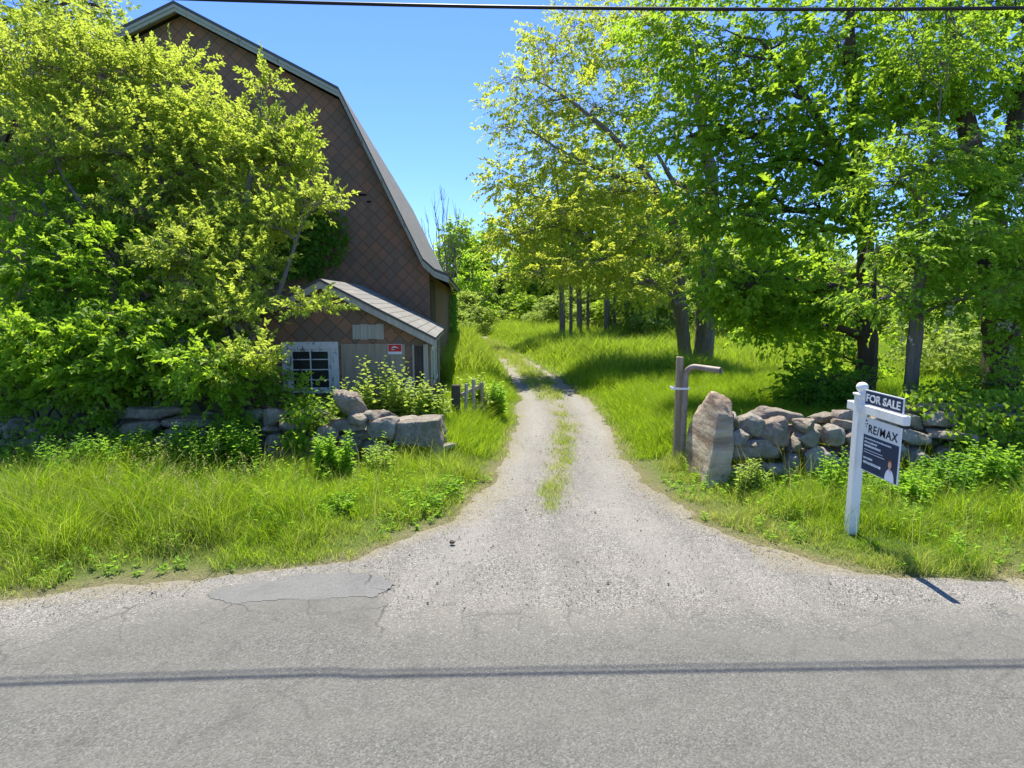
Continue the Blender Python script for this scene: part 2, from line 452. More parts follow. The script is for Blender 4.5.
# ---- asphalt road
def asphalt(name, lo, hi, warm, crack=0.35, edgeworn=False):
    m = NT(name)
    v = m.coord()
    vor = m.n('TexVoronoi', {'Vector': v, 'Scale': 95.0}); sep = m.n('SeparateColor', {0: vor.outputs['Color']})
    n1 = m.noise(m.coord((0.25, 1.3, 1)), 1.1, 5, 0.6); n2 = m.noise(v, 2.6, 6, 0.65); n3 = m.noise(v, 160, 3, 0.7)
    c = m.mix(sep.outputs[0], lo, hi)
    c = m.mix(m.math('MULTIPLY', m.ramp(sep.outputs[1], [(0.80, (0, 0, 0)), (0.95, (1, 1, 1))]), 0.55), c, (0.27, 0.26, 0.235))
    c = m.mix(m.math('MULTIPLY', m.ramp(n1, [(0.38, (0, 0, 0)), (0.68, (1, 1, 1))]), 0.5), c, warm)
    c = m.mix(m.math('MULTIPLY', m.ramp(n2, [(0.5, (0, 0, 0)), (0.72, (1, 1, 1))]), 0.35), c, tuple(x * 0.75 for x in lo))
    if edgeworn:
        w = m.math('MULTIPLY', m.attr('dry'), m.ramp(n2, [(0.40, (0, 0, 0)), (0.66, (0.8, 0.8, 0.8))]))
        c = m.mix(w, c, (0.235, 0.22, 0.185))
        spk = m.math('GREATER_THAN', m.math('ADD', sep.outputs[2], m.math('MULTIPLY', m.math('POWER', m.attr('dry'), 2.0), 0.75)), 1.12)
        c = m.mix(m.math('MULTIPLY', spk, 0.5), c, m.ramp(sep.outputs[0], [(0, (0.14, 0.13, 0.11)), (0.6, (0.28, 0.262, 0.22)), (1, (0.42, 0.40, 0.34))]))
    wob = m.n('VectorMath', {0: v, 1: m.n('VectorMath', {0: m.n('TexNoise', {'Vector': v, 'Scale': 3.0}).outputs['Color'], 1: (0.3, 0.3, 0.0)}, operation='MULTIPLY').outputs[0]}, operation='ADD').outputs[0]
    cr = m.n('TexVoronoi', {'Vector': wob, 'Scale': 0.9 if not edgeworn else 0.42}, feature='DISTANCE_TO_EDGE')
    line = m.math('MULTIPLY', m.ramp(cr.outputs['Distance'], [(0.0, (1, 1, 1)), (0.011, (0, 0, 0))]), m.math('MULTIPLY', m.ramp(m.noise(v, 1.1, 2), [(0.48, (0, 0, 0)), (0.6, (1, 1, 1))]), crack))
    c = m.mix(line, c, tuple(x * 0.35 for x in lo))
    if edgeworn:
        c2 = m.n('TexVoronoi', {'Vector': wob, 'Scale': 1.7}, feature='DISTANCE_TO_EDGE')
        l2 = m.math('MULTIPLY', m.ramp(c2.outputs['Distance'], [(0.0, (1, 1, 1)), (0.022, (0, 0, 0))]), m.math('MULTIPLY', m.attr('rnd'), m.ramp(n1, [(0.40, (0, 0, 0)), (0.55, (1, 1, 1))])))
        c = m.mix(m.math('MULTIPLY', l2, 0.75), c, tuple(x * 0.35 for x in lo)); line = m.math('MAXIMUM', line, l2)
    m.base(c, 0.88)
    m.bump(m.math('SUBTRACT', m.math('ADD', m.math('SUBTRACT', 1.0, vor.outputs['Distance']), m.math('MULTIPLY', n3, 0.5)), line), 0.006, 0.7)
    return m.m
ASPH = asphalt('worn_asphalt', (0.094, 0.0925, 0.080), (0.176, 0.173, 0.149), (0.172, 0.166, 0.140), 0.22, True)
rx = grid_lines(-120, 120, -8, 9, 0.1, 1.12)
rt = np.concatenate([np.linspace(0, 1.4, 30), np.linspace(1.6, 6.4, 14)])
X, T = np.meshgrid(rx, rt)
Yr = road_edge(X) + ((fbm(X, X * 0 + 3, 1.1) - 0.5) * 0.34 + (fbm(X, X * 0, 5.0, 3) - 0.5) * 0.16) * np.clip(1 - T / 2, 0, 1) - T
crown_z = 0.012 + 0.06 * np.clip(T, 0, 3.2) / 3.2 - 0.06 * np.clip(T - 3.2, 0, 3.2) / 3.2
r_o = sheet('road', X, Yr, np.maximum(crown_z, 0.012), ASPH, {'rnd': np.clip(1 - T / 1.1, 0, 1) * np.where(X < -.6, 1, .45), 'dry': np.clip(1 - T / (0.45 + .7 * fbm(X, Yr, .6)), 0, 1)})
tag(r_o, 'worn grey asphalt road with cracked ragged edge', 'road', kind='structure')

# ---- bluish repair patch at the mouth of the drive
PATCH = asphalt('patch_asphalt', (0.135, 0.135, 0.125), (0.205, 0.204, 0.190), (0.190, 0.187, 0.170), 1.0)
pc = np.array([(-2.55, 4.72), (-2.62, 4.86), (-2.42, 5.02), (-2.2, 5.12), (-1.9, 5.24), (-1.45, 5.26), (-1.16, 5.16), (-1.06, 5.0), (-1.08, 4.82), (-1.2, 4.72), (-1.7, 4.74), (-2.2, 4.68)])
def in_poly(x, y, P):
    c = np.zeros(x.shape, bool); j = len(P) - 1
    for i in range(len(P)):
        c ^= ((P[i, 1] > y) != (P[j, 1] > y)) & (x < (P[j, 0] - P[i, 0]) * (y - P[i, 1]) / (P[j, 1] - P[i, 1] + 1e-12) + P[i, 0]); j = i
    return c
X, Y = np.meshgrid(np.arange(-2.9, -.8, .02), np.arange(4.5, 5.5, .02))
wob_x = (fbm(X, Y, 4) - .5) * .16; wob_y = (fbm(X, Y, 4.7) - .5) * .14
T = road_edge(X) - Y
pz = np.maximum(0.012 + 0.06 * np.clip(T, 0, 3.2) / 3.2, 0.012) + 0.0025
p_o = sheet('asphalt_patch', X, Y, pz, PATCH, {'rnd': X * 0, 'dry': X * 0}, in_poly((X + wob_x), (Y + wob_y), pc).ravel())
tag(p_o, 'smooth bluish grey asphalt repair patch beside the drive mouth', 'pavement', kind='structure')

# ------------------------------------------------------------------ barn
SH_BARN = shingle_mat('barn_shingles', (0.205, 0.142, 0.098), (0.240, 0.163, 0.110), (0.34, 0.160, 0.092), 0.24)
SH_SHED = shingle_mat('shed_shingles', (0.215, 0.146, 0.096), (0.255, 0.172, 0.112), (0.42, 0.185, 0.085), 0.24)
ROOF = roof_mat('grey_roof_shingles', (0.24, 0.235, 0.215), (0.31, 0.30, 0.275))
ROOF_S = roof_mat('pale_roof_shingles', (0.25, 0.24, 0.215), (0.34, 0.325, 0.29), 0.2, 0.4)
TRIM = peel_mat('weathered_pale_trim', (0.40, 0.42, 0.35), (0.19, 0.17, 0.14), 0.56)
WHITE = peel_mat('peeling_white_paint', (0.80, 0.78, 0.70), (0.24, 0.21, 0.17), 0.535)
GREYWOOD = wood_mat('weathered_grey_board', (0.31, 0.25, 0.165), (0.50, 0.42, 0.295))
SILVER = wood_mat('silvered_board', (0.36, 0.325, 0.26), (0.58, 0.53, 0.44))
DARKWOOD = wood_mat('dark_timber', (0.05, 0.04, 0.032), (0.12, 0.098, 0.075))
DARK = flat_mat('dark_interior', (0.012, 0.011, 0.01), 0.9)
m = NT('dirty_glass'); m.base(m.mix(m.noise(m.coord(), 4, 4), (0.012, 0.014, 0.015), (0.05, 0.055, 0.05)), 0.12); m.p.inputs['Specular IOR Level'].default_value = 0.5
GLASS = m.m

def roof_strip(name, prof, y0, y1, thick, mat, parent):
    """a roof skin following a profile of (x,z) points from y0 to y1, with UVs in metres"""
    bm = bmesh.new(); uv = bm.loops.layers.uv.new('UVMap')
    L = [0.0]
    for a, b in zip(prof, prof[1:]): L.append(L[-1] + math.dist(a, b))
    ny = 24
    ys = [y0 + (y1 - y0) * i / ny for i in range(ny + 1)]
    top = [[bm.verts.new((p[0], y, p[1] + 0.012 * mnoise.noise((p[0] * .8, y * .5, 3.1)))) for y in ys] for p in prof]
    bot = [[bm.verts.new((p[0], y, p[1] - thick)) for y in ys] for p in prof]
    n = len(prof)
    for i in range(n - 1):
        for j in range(ny):
            fc = bm.faces.new((top[i][j], top[i + 1][j], top[i + 1][j + 1], top[i][j + 1]))
            for lp, (uu, vv) in zip(fc.loops, ((ys[j], L[i]), (ys[j], L[i + 1]), (ys[j + 1], L[i + 1]), (ys[j + 1], L[i]))): lp[uv].uv = (uu, vv)
            bm.faces.new((bot[i][j], bot[i][j + 1], bot[i + 1][j + 1], bot[i + 1][j]))
        for j in (0, ny): bm.faces.new((top[i][j], bot[i][j], bot[i + 1][j], top[i + 1][j]))
    for i in (0, n - 1):
        for j in range(ny): bm.faces.new((top[i][j], top[i][j + 1], bot[i][j + 1], bot[i][j]))
    return bm_obj(name, bm, mat, parent)
def rake(name, prof, y0, y1, w, mat, parent, drop=0.0):
    """a board that follows a roof profile, hanging w below it"""
    bm = bmesh.new()
    up = [(p[0], p[1] - drop) for p in prof]; dn = [(p[0], p[1] - w - drop) for p in prof]
    for i in range(len(prof) - 1): prism(bm, [up[i], up[i + 1], dn[i + 1], dn[i]], 'y', y0, y1)
    return bm_obj(name, bm, mat, parent)

barn = thing('barn', 'big gambrel-roofed barn clad in brown and reddish diamond shingles', 'barn', (-2.18, 16.0, 0), R(4))
BW, BL = 11.72, 19.0
AX = -BW / 2
half = [(AX, 9.44), (-2.16, 7.60), (-0.02, 3.30)]
wall_poly = [(-BW, -0.3), (0, -0.3), (0, 3.30), (-2.16, 7.52), (AX, 9.36), (2 * AX + 2.16, 7.52), (-BW, 3.30)]
bm = bmesh.new(); prism(bm, wall_poly, 'y', 0, 0.12); bm_obj('gable_wall', bm, SH_BARN, barn)
bm = bmesh.new(); prism(bm, wall_poly, 'y', BL - 0.12, BL); bm_obj('gable_wall', bm, SH_BARN, barn)
for x0, x1 in ((-0.12, -0.002), (-BW + 0.002, -BW + 0.12)):
    bm = bmesh.new(); box(bm, x0, x1, 0.123, BL - 0.123, -0.3, 3.25); bm_obj('side_wall', bm, SH_BARN, barn)
bm = bmesh.new()                                         # plain boards nailed on the side wall beside the corner
for k in range(9): box(bm, -0.001, 0.022, 0.35 + k * 0.24, 0.35 + k * 0.24 + 0.23, 0.1, 3.1 + random.uniform(-.05, .05))
bm_obj('board_cladding', bm, wood_mat('brown_boards', (0.065, 0.047, 0.035), (0.115, 0.083, 0.060)), barn)
prR = [(AX, 9.56), (-2.10, 7.72), (-0.13, 3.62), (0.16, 3.36), (0.52, 3.22)]
prL = [(2 * AX - p[0], p[1]) for p in prR]
roof_strip('roof', prR, -0.34, BL + 0.3, 0.07, ROOF, barn)
roof_strip('roof', prL, -0.34, BL + 0.3, 0.07, ROOF, barn)
for pr_ in (prR, prL):
    rb = rake('rake_board', pr_, -0.31, -0.26, 0.15, TRIM, barn, 0.075)
    rake('fascia', pr_, -0.335, -0.312, 0.07, TRIM, rb, 0.073)
    rake('soffit', [(p[0], p[1]) for p in pr_], -0.257, -0.003, 0.03, GREYWOOD, rb, 0.085)
bm = bmesh.new(); box(bm, 0.42, 0.50, -0.25, BL + 0.2, 3.06, 3.145); bm_obj('eave_board', bm, GREYWOOD, barn)
for (u, z, w, h) in ((-1.70, 5.22, .34, .07), (-1.5, 5.05, .14, .06)):      # torn dark gaps in the gable shingles
    bm = bmesh.new()
    prism(bm, [(u - w / 2, z), (u - w / 5, z - h * .5), (u + w / 2, z - h * .2), (u + w / 3, z + h * .5), (u - w / 4, z + h * .4)], 'y', -0.012, 0.002)
    bm_obj('torn_gap', bm, DARK, barn)

# ------------------------------------------------------------------ shed in front of the gable
shed = thing('shed', 'small brown shingled shed with pale roof, white window and boarded doorway', 'shed', (-1.66, 11.6, 0), R(4))
SW, SL = 3.84, 4.38
sa = -SW / 2
sp = [(-SW, -0.2), (0, -0.2), (0, 1.82), (sa, 2.80), (-SW, 1.82)]
bm = bmesh.new(); prism(bm, sp, 'y', 0, 0.1); bm_obj('front_wall', bm, SH_SHED, shed)
for x0, x1 in ((-0.1, -0.002), (-SW + 0.002, -SW + 0.1)):
    bm = bmesh.new(); box(bm, x0, x1, 0.103, SL, -0.2, 1.80); bm_obj('side_wall', bm, SH_SHED, shed)
pR = [(sa, 2.93), (0.20, 1.83)]; pL = [(sa, 2.93), (-SW - 0.20, 1.83)]
for q in (pR, pL):
    roof_strip('roof', q, -0.24, SL - 0.02, 0.045, ROOF_S, shed)
    rb = rake('rake_board', q, -0.215, -0.17, 0.13, SILVER, shed, 0.05)
    rake('soffit', q, -0.167, -0.003, 0.02, GREYWOOD, rb, 0.06)
bm = bmesh.new(); box(bm, 0.12, 0.16, -0.16, SL - .05, 1.70, 1.775); bm_obj('eave_board', bm, SILVER, shed)
# window
bm = bmesh.new()
wx0, wx1, wz0, wz1 = -2.73, -1.67, 0.82, 1.745
box(bm, wx0, wx1, -0.035, -0.001, wz1 - 0.14, wz1, 0.004)
box(bm, wx0, wx0 + 0.15, -0.033, -0.001, wz0, wz1 - 0.142, 0.004); box(bm, wx1 - 0.15, wx1, -0.033, -0.001, wz0, wz1 - 0.142, 0.004)
win = bm_obj('window', bm, WHITE, shed); win['label'] = 'small window in a wide peeling white surround'
bm = bmesh.new(); box(bm, wx0 - .03, wx1 + .03, -0.075, -0.001, wz0 - 0.06, wz0 - 0.002, 0.005); bm_obj('sill', bm, WHITE, win)
bm = bmesh.new()
ix0, ix1, iz0, iz1 = wx0 + 0.152, wx1 - 0.152, wz0, wz1 - 0.142
box(bm, ix0, ix0 + 0.045, -0.022, -0.002, iz0, iz1); box(bm, ix1 - 0.045, ix1, -0.022, -0.002, iz0, iz1)
box(bm, ix0 + .046, ix1 - .046, -0.022, -0.002, iz1 - 0.045, iz1); box(bm, ix0 + .046, ix1 - .046, -0.022, -0.002, iz0, iz0 + .045)
mid = (ix0 + ix1) / 2
box(bm, mid - 0.012, mid + 0.012, -0.020, -0.004, iz0 + .046, iz1 - .046)
for k in range(1, 4):
    z = iz0 + (iz1 - iz0) * k / 4
    box(bm, ix0 + .046, mid - .013, -0.018, -0.004, z - 0.010, z + 0.010); box(bm, mid + .013, ix1 - .046, -0.018, -0.004, z - 0.010, z + 0.010)
bm_obj('sash', bm, WHITE, win)
bm = bmesh.new(); box(bm, ix0 + .002, ix1 - .002, -0.0035, -0.0008, iz0 + .002, iz1 - .002); bm_obj('pane', bm, GLASS, win)
# boarded doorway
bm = bmesh.new()
box(bm, -1.62, -0.72, -0.022, -0.001, 0.05, 1.70, 0.002); box(bm, -0.716, -0.41, -0.018, -0.001, 0.05, 1.69, 0.002)
bd = bm_obj('boarded_door', bm, GREYWOOD, shed); bd['label'] = 'grey weathered plywood sheet over the doorway'
bm = bmesh.new()
for k in range(4): box(bm, -1.39 + k * 0.148, -1.39 + k * 0.148 + 0.145, -0.02, -0.001, 1.79 + random.uniform(-.01, .01), 2.085 + random.uniform(-.02, .01), 0.002)
bm_obj('vent_board', bm, SILVER, shed)
# corner: dark gap, pale corner boards, side window frames
bm = bmesh.new(); box(bm, -0.22, -0.06, -0.006, -0.001, 0.1, 1.66); bm_obj('open_joint', bm, DARKWOOD, shed)
for (x0, x1, y0, y1, z1) in ((-0.055, 0.028, -0.03, -0.001, 1.69), (-0.27, -0.235, -0.02, -0.001, 1.68)):
    bm = bmesh.new(); box(bm, x0, x1, y0, y1, -0.1, z1, 0.003); bm_obj('corner_board', bm, SILVER, shed)
bm = bmesh.new(); box(bm, 0.0, 0.03, SL - 0.16, SL - 0.02, -0.1, 1.70, 0.003); bm_obj('corner_board', bm, SILVER, shed)
bm = bmesh.new(); box(bm, 0.0, 0.026, 0.003, 0.13, -0.1, 1.70, 0.003); bm_obj('corner_board', bm, SILVER, shed)
for y in (1.25, 2.35):
    bm = bmesh.new()
    box(bm, 0, 0.03, y, y + 0.1, 0.7, 1.55); box(bm, 0, 0.03, y + 0.72, y + 0.82, 0.7, 1.55); box(bm, 0, 0.03, y + .102, y + .718, 1.45, 1.55); box(bm, 0, 0.05, y + .102, y + .718, 0.7, 0.76)
    w = bm_obj('side_window', bm, WHITE, shed)
    bm = bmesh.new(); box(bm, 0, 0.012, y + .102, y + .718, 0.762, 1.448); bm_obj('pane', bm, GLASS, w)
bm = bmesh.new()                                           # tangle of cut boards at the ridge contact
def shed_at(u, v, z):
    M = Matrix.Rotation(R(4), 4, 'Z'); p = M @ Vector((u, v, z)); return p + Vector((-1.66, 11.6, 0))

RED = flat_mat('red_notice', (0.62, 0.035, 0.03), 0.5); PAPER = flat_mat('white_notice', (0.78, 0.77, 0.74), 0.6)
BLACK = flat_mat('black_ink', (0.02, 0.02, 0.022), 0.6)
nt = thing('warning_notice', 'small red and white notice fixed to the grey plywood of the shed', 'notice', shed_at(-0.73, -0.024, 1.50), R(4))
bm = bmesh.new(); box(bm, 0, 0.265, -0.004, 0, 0.0, 0.195, 0.0008); bm_obj('backing', bm, PAPER, nt)
bm = bmesh.new(); box(bm, 0.008, 0.257, -0.006, -0.0045, 0.05, 0.187); bm_obj('red_field', bm, RED, nt)
bm = bmesh.new()
prism(bm, [(0.06, 0.12), (0.11, 0.155), (0.15, 0.15), (0.21, 0.115), (0.17, 0.118), (0.14, 0.13), (0.12, 0.118)], 'y', -0.0085, -0.0062)
prism(bm, [(0.05, 0.085), (0.10, 0.10), (0.145, 0.095), (0.10, 0.083)], 'y', -0.0085, -0.0062)
bm_obj('emblem', bm, PAPER, nt)
bm = bmesh.new()
prism(bm, [(0.10, 0.128), (0.135, 0.118), (0.20, 0.098), (0.15, 0.100), (0.11, 0.108)], 'y', -0.0085, -0.0062)
bm_obj('emblem', bm, BLACK, nt)

mb = thing('utility_box', 'small pale box low on the shed wall behind the weeds', 'utility box', shed_at(-0.40, -0.10, 0.80), R(4))
bm = bmesh.new(); box(bm, 0, 0.12, 0, 0.098, 0, 0.24, 0.012); bm_obj('casing', bm, PAPER, mb)
bm = bmesh.new(); box(bm, 0.03, 0.09, -0.006, 0.002, 0.13, 0.19, 0.002); bm_obj('dial', bm, flat_mat('blue_grey', (0.05, 0.08, 0.13), 0.4), mb)

# ------------------------------------------------------------------ stone walls
def ico(sub):
    bm = bmesh.new(); bmesh.ops.create_icosphere(bm, subdivisions=sub, radius=1)
    bm.verts.ensure_lookup_table()
    v = np.array([x.co[:] for x in bm.verts]); t = np.array([[q.index for q in f_.verts] for f_ in bm.faces]); bm.free()
    return v, t
ICO4 = ico(4); ICO3 = ico(3)
def rock(size, boxy=0.5, seed=0, planes=16, fine=True):
    """an angular fieldstone: a blocky ball cut by random planes, then roughened"""
    rg = np.random.default_rng(seed)
    v, t = ICO4 if fine else ICO3
    p = v.copy()
    e = 1 - boxy * 0.8                                  # superellipsoid: 1 is a ball, near 0 a block
    sg = np.sign(p); p = sg * np.abs(p) ** e
    p /= np.abs(p).max(axis=0)
    for _ in range(planes):
        nrm = rg.normal(size=3); nrm /= np.linalg.norm(nrm)
        d = (p @ nrm).max() * rg.uniform(0.60, 0.88)
        k = p @ nrm - d
        p = p - np.maximum(k, 0)[:, None] * nrm * 0.96
    s = np.asarray(size) / 2
    p = p * s / np.abs(p).max(axis=0)
    o = rg.uniform(0, 50, 3); mn = float(min(s))
    nz = np.array([mnoise.fractal(Vector(q / 0.16 + o), 0.75, 2.2, 5) for q in p])
    nn = p / (np.linalg.norm(p, axis=1)[:, None] + 1e-6)
    return p + nn * (nz * 0.15 * mn)[:, None], t
def rock_mesh(name, size, boxy, seed, rot=(0, 0, 0), planes=16, mat=None):
    p, t = rock(size, boxy, seed, planes)
    M = np.array(Matrix.Rotation(rot[2], 3, 'Z') @ Matrix.Rotation(rot[1], 3, 'Y') @ Matrix.Rotation(rot[0], 3, 'X'))
    g = Geo(); g.add(p @ M.T, t); me = g.mesh(name, mat or STONE, smooth=False)
    return me
def stone_wall(name, label, loc, boxes, fill, depth=0.42):
    w = thing(name, label, 'stone wall', loc)
    sd = hash(len(boxes)) % 1000
    for i, (x0, y0, x1, y1, Yd, boxy) in enumerate(boxes):
        a = at((x0 + x1) / 2, (y0 + y1) / 2, Yd); k = Yd / F_PX
        sz = ((x1 - x0) * k * 1.08, depth * random.uniform(0.7, 1.0), (y1 - y0) * k * 1.12)
        o = link('stone', rock_mesh('stone', sz, boxy, sd + i * 7 + 3, (random.uniform(-.06, .06), random.uniform(-.07, .07), random.uniform(-.2, .2))), w)
        o.location = Vector((a.x, Yd + sz[1] / 2 - 0.05, a.z)) - w.location
    for i, (cx, cy, cz, sx, sy, sz) in enumerate(fill):
        o = link('stone', rock_mesh('stone', (sx, sy, sz), random.uniform(.3, .7), 900 + sd + i * 5, (random.uniform(-.1, .1), random.uniform(-.1, .1), random.uniform(-.3, .3))), w)
        o.location = Vector((cx, cy, cz)) - w.location
    return w
def filler(x0, x1, yfun, top, n_skip=0.0):
    out = []; z = 0.02
    while True:
        h = random.uniform(0.12, 0.22); x = x0 + random.uniform(0, .2); any_ = False
        while x < x1:
            w = random.uniform(0.22, 0.5)
            if z + h * 0.8 < top(x) and random.random() > n_skip:
                out.append((x + w / 2, yfun(x) + random.uniform(-.04, .04), z + h / 2, w * 1.06, random.uniform(.35, .5), h * 1.12)); any_ = True
            x += w
        z += h * 0.93
        if not any_ or z > 1.3: break
    return out
LB = [(-4, 422, 18, 436, 9.0, .5), (37, 430, 60, 440, 9.0, .5), (8, 440, 25, 450, 8.95, .4), (18, 438, 38, 448, 8.9, .4), (37, 436, 57, 447, 8.9, .5), (20, 447, 40, 458, 8.8, .3), (15, 457, 42, 470, 8.8, .4), (60, 440, 90, 452, 8.9, .5),
      (98, 425, 117, 437, 8.95, .5), (117, 408, 182, 421, 8.9, .75), (116, 421, 159, 437, 8.85, .7), (160, 418, 211, 430, 8.85, .75), (160, 430, 187, 438, 8.8, .6), (187, 430, 212, 438, 8.85, .5), (211, 419, 230, 431, 8.9, .5),
      (118, 437, 146, 445, 8.8, .5), (147, 438, 178, 448, 8.8, .5), (180, 438, 206, 450, 8.8, .5),
      (258, 409, 282, 427, 8.85, .55), (275, 420, 300, 435, 8.75, .15), (262, 436, 291, 448, 8.75, .6), (259, 447, 279, 464, 8.7, .5), (260, 427, 276, 436, 8.8, .5), (279, 447, 293, 463, 8.75, .5), (298, 440, 316, 462, 8.8, .5),
      (310, 428, 336, 450, 8.9, .4), (312, 421, 366, 433, 9.05, .5), (344, 415, 366, 428, 8.95, .2), (360, 412, 377, 422, 9.1, .3), (362, 419, 396, 441, 9.0, .6), (336, 436, 362, 458, 9.0, .5), (362, 441, 396, 460, 9.05, .5)]
lf = filler(-12.0, -1.75, lambda x: 9.32, lambda x: 0.62 + 0.22 * float(vn(x, 0, .9)))
wl = stone_wall('stone_wall', 'mossy dry stone wall beneath the bright leafy tree, left of the drive', (-5.0, 9.1, 0), LB, lf)
RB = [(728, 441, 792, 466, 7.95, .8), (728, 431, 752, 447, 7.9, .35), (728, 415, 742, 431, 8.0, .4), (736, 414, 768, 438, 8.05, .35), (760, 420, 798, 448, 7.95, .35), (744, 408, 802, 424, 8.45, .4), (752, 442, 760, 449, 7.85, .2),
      (792, 440, 803, 456, 7.9, .3), (789, 454, 803, 471, 7.85, .4), (797, 424, 826, 448, 7.95, .45), (804, 420, 818, 433, 7.85, .7), (826, 424, 848, 447, 7.9, .4), (834, 411, 862, 424, 8.2, .6), (838, 421, 866, 434, 8.05, .6), (846, 432, 862, 450, 7.95, .4),
      (803, 448, 846, 476, 7.9, .5), (846, 450, 872, 476, 7.9, .5), (760, 466, 800, 482, 7.85, .5), (728, 466, 760, 484, 7.9, .5), (802, 476, 840, 490, 7.85, .5),
      (903, 405, 984, 413, 8.5, .8), (930, 413, 962, 431, 8.25, .3), (900, 414, 928, 430, 8.4, .5), (866, 414, 900, 432, 8.4, .5), (900, 431, 932, 446, 8.1, .6), (934, 432, 982, 443, 8.0, .8), (964, 417, 1000, 432, 8.4, .5), (984, 405, 1040, 414, 8.6, .7),
      (917, 450, 940, 470, 7.9, .3), (938, 446, 984, 456, 8.0, .7), (942, 456, 966, 467, 7.9, .5), (872, 446, 914, 468, 8.0, .5), (966, 457, 1000, 474, 8.0, .5), (1000, 432, 1036, 450, 8.2, .5)]
rf = filler(2.95, 11.5, lambda x: 8.55, lambda x: 0.72 + 0.22 * float(vn(x, 4, .9)))
wr = stone_wall('stone_wall', 'tumbled dry stone wall behind the for-sale post, right of the drive', (5.0, 8.2, 0), RB, rf)

# big upright slab at the end of the right wall
m = NT('streaked_slab')
v = m.coord()
n1 = m.noise(m.coord((1, 1, 1), (0.9, 0, 0)), 3, 5); n2 = m.noise(v, 18, 6, 0.7)
band = m.noise(m.coord((0.5, 0.7, 4.2), (R(38), 0, 0)), 1.2, 4, 0.6)
c = m.mix(m.ramp(band, [(0.40, (0, 0, 0)), (0.56, (1, 1, 1))]), (0.29, 0.205, 0.13), (0.64, 0.52, 0.365))
g_ = m.n('NewGeometry'); 
c = m.mix(m.math('MULTIPLY', m.ramp(n1, [(0.45, (0, 0, 0)), (0.7, (1, 1, 1))]), 0.35), c, (0.30, 0.265, 0.215))
c = m.mix(m.math('MULTIPLY', n2, 0.25), c, (0.17, 0.145, 0.115))
m.base(c, 0.9); m.bump(m.math('ADD', band, m.math('MULTIPLY', n2, 0.5)), 0.05, 0.9)
SLAB = m.m
def hull_rock(name, pts, mat, label, cat, loc, rough=0.018, sub=4):
    bm = bmesh.new()
    for p in pts: bm.verts.new(p)
    bmesh.ops.convex_hull(bm, input=bm.verts)
    bmesh.ops.triangulate(bm, faces=bm.faces)
    for _ in range(sub): bmesh.ops.subdivide_edges(bm, edges=[e for e in bm.edges if e.calc_length() > 0.05], cuts=1, use_grid_fill=True)
    bmesh.ops.triangulate(bm, faces=bm.faces)
    for _ in range(2): bmesh.ops.smooth_vert(bm, verts=bm.verts, factor=0.25, use_axis_x=True, use_axis_y=True, use_axis_z=True)
    for v in bm.verts:
        nz = mnoise.fractal(v.co * 5 + Vector((3, 9, 1)), 0.9, 2.1, 5)
        v.co += v.co.normalized() * nz * rough + Vector((0, 0, 1)) * nz * rough * .4
    o = bm_obj(name, bm, mat, None, loc, smooth=True)
    return tag(o, label, cat)
hull_rock('standing_stone', [(-.06, -.36, -.1), (.0, -.42, .45), (.07, -.40, 1.0), (.06, -.14, 1.29), (.12, .10, 1.27), (.06, .46, .95), (.0, .66, .66), (-.08, .70, -.1),
                             (.27, -.34, -.1), (.30, -.36, .5), (.30, -.34, 1.0), (.36, -.02, 1.14), (.30, .4, .75), (.2, .55, -.1)],
          SLAB, 'tall upright pale streaked stone slab at the end of the right wall', 'boulder', (2.66, 8.2, 0.0), 0.035)
# squared block that ends the left wall, its base stones, the leaning boulder on top
a = at(420, 440, 9.1)
hull_rock('capping_block', [(-.40, -.25, -.2), (.36, -.3, -.24), (.40, .2, -.24), (-.4, .25, -.2), (-.38, -.24, .14), (.28, -.29, .20), (.33, .2, .21), (-.36, .26, .17), (.30, -.30, 0.1)],
          STONE, 'big squared grey stone block ending the left wall by the drive', 'boulder', (a.x, 9.3, 0.50), 0.02)
a = at(436, 458, 9.0)
o = link('flat_stone', rock_mesh('flat_stone', (0.60, 0.5, 0.15), .7, 77)); o.location = (a.x, 9.25, 0.24)
tag(o, 'flat stone directly beneath the squared block at the wall end', 'boulder')
o = link('flat_stone', rock_mesh('flat_stone', (0.66, 0.55, 0.2), .7, 79)); o.location = (a.x + 0.03, 9.27, 0.09)
tag(o, 'lowest foundation stone under the squared block, half in grass', 'boulder')
a = at(347, 405, 9.05)
o = link('boulder', rock_mesh('boulder', (0.62, 0.42, 0.34), .35, 71, (0, R(38), .2), 10)); o.location = (a.x, 9.25, a.z)
tag(o, 'tilted lumpy brown boulder perched on top of the left wall', 'boulder')
a = at(376, 412, 9.6)
o = link('boulder', rock_mesh('boulder', (0.85, 0.6, 0.62), .4, 48)); o.location = (a.x, 9.85, 0.45)
tag(o, 'dark rounded boulder half hidden in weeds behind the squared block', 'boulder')

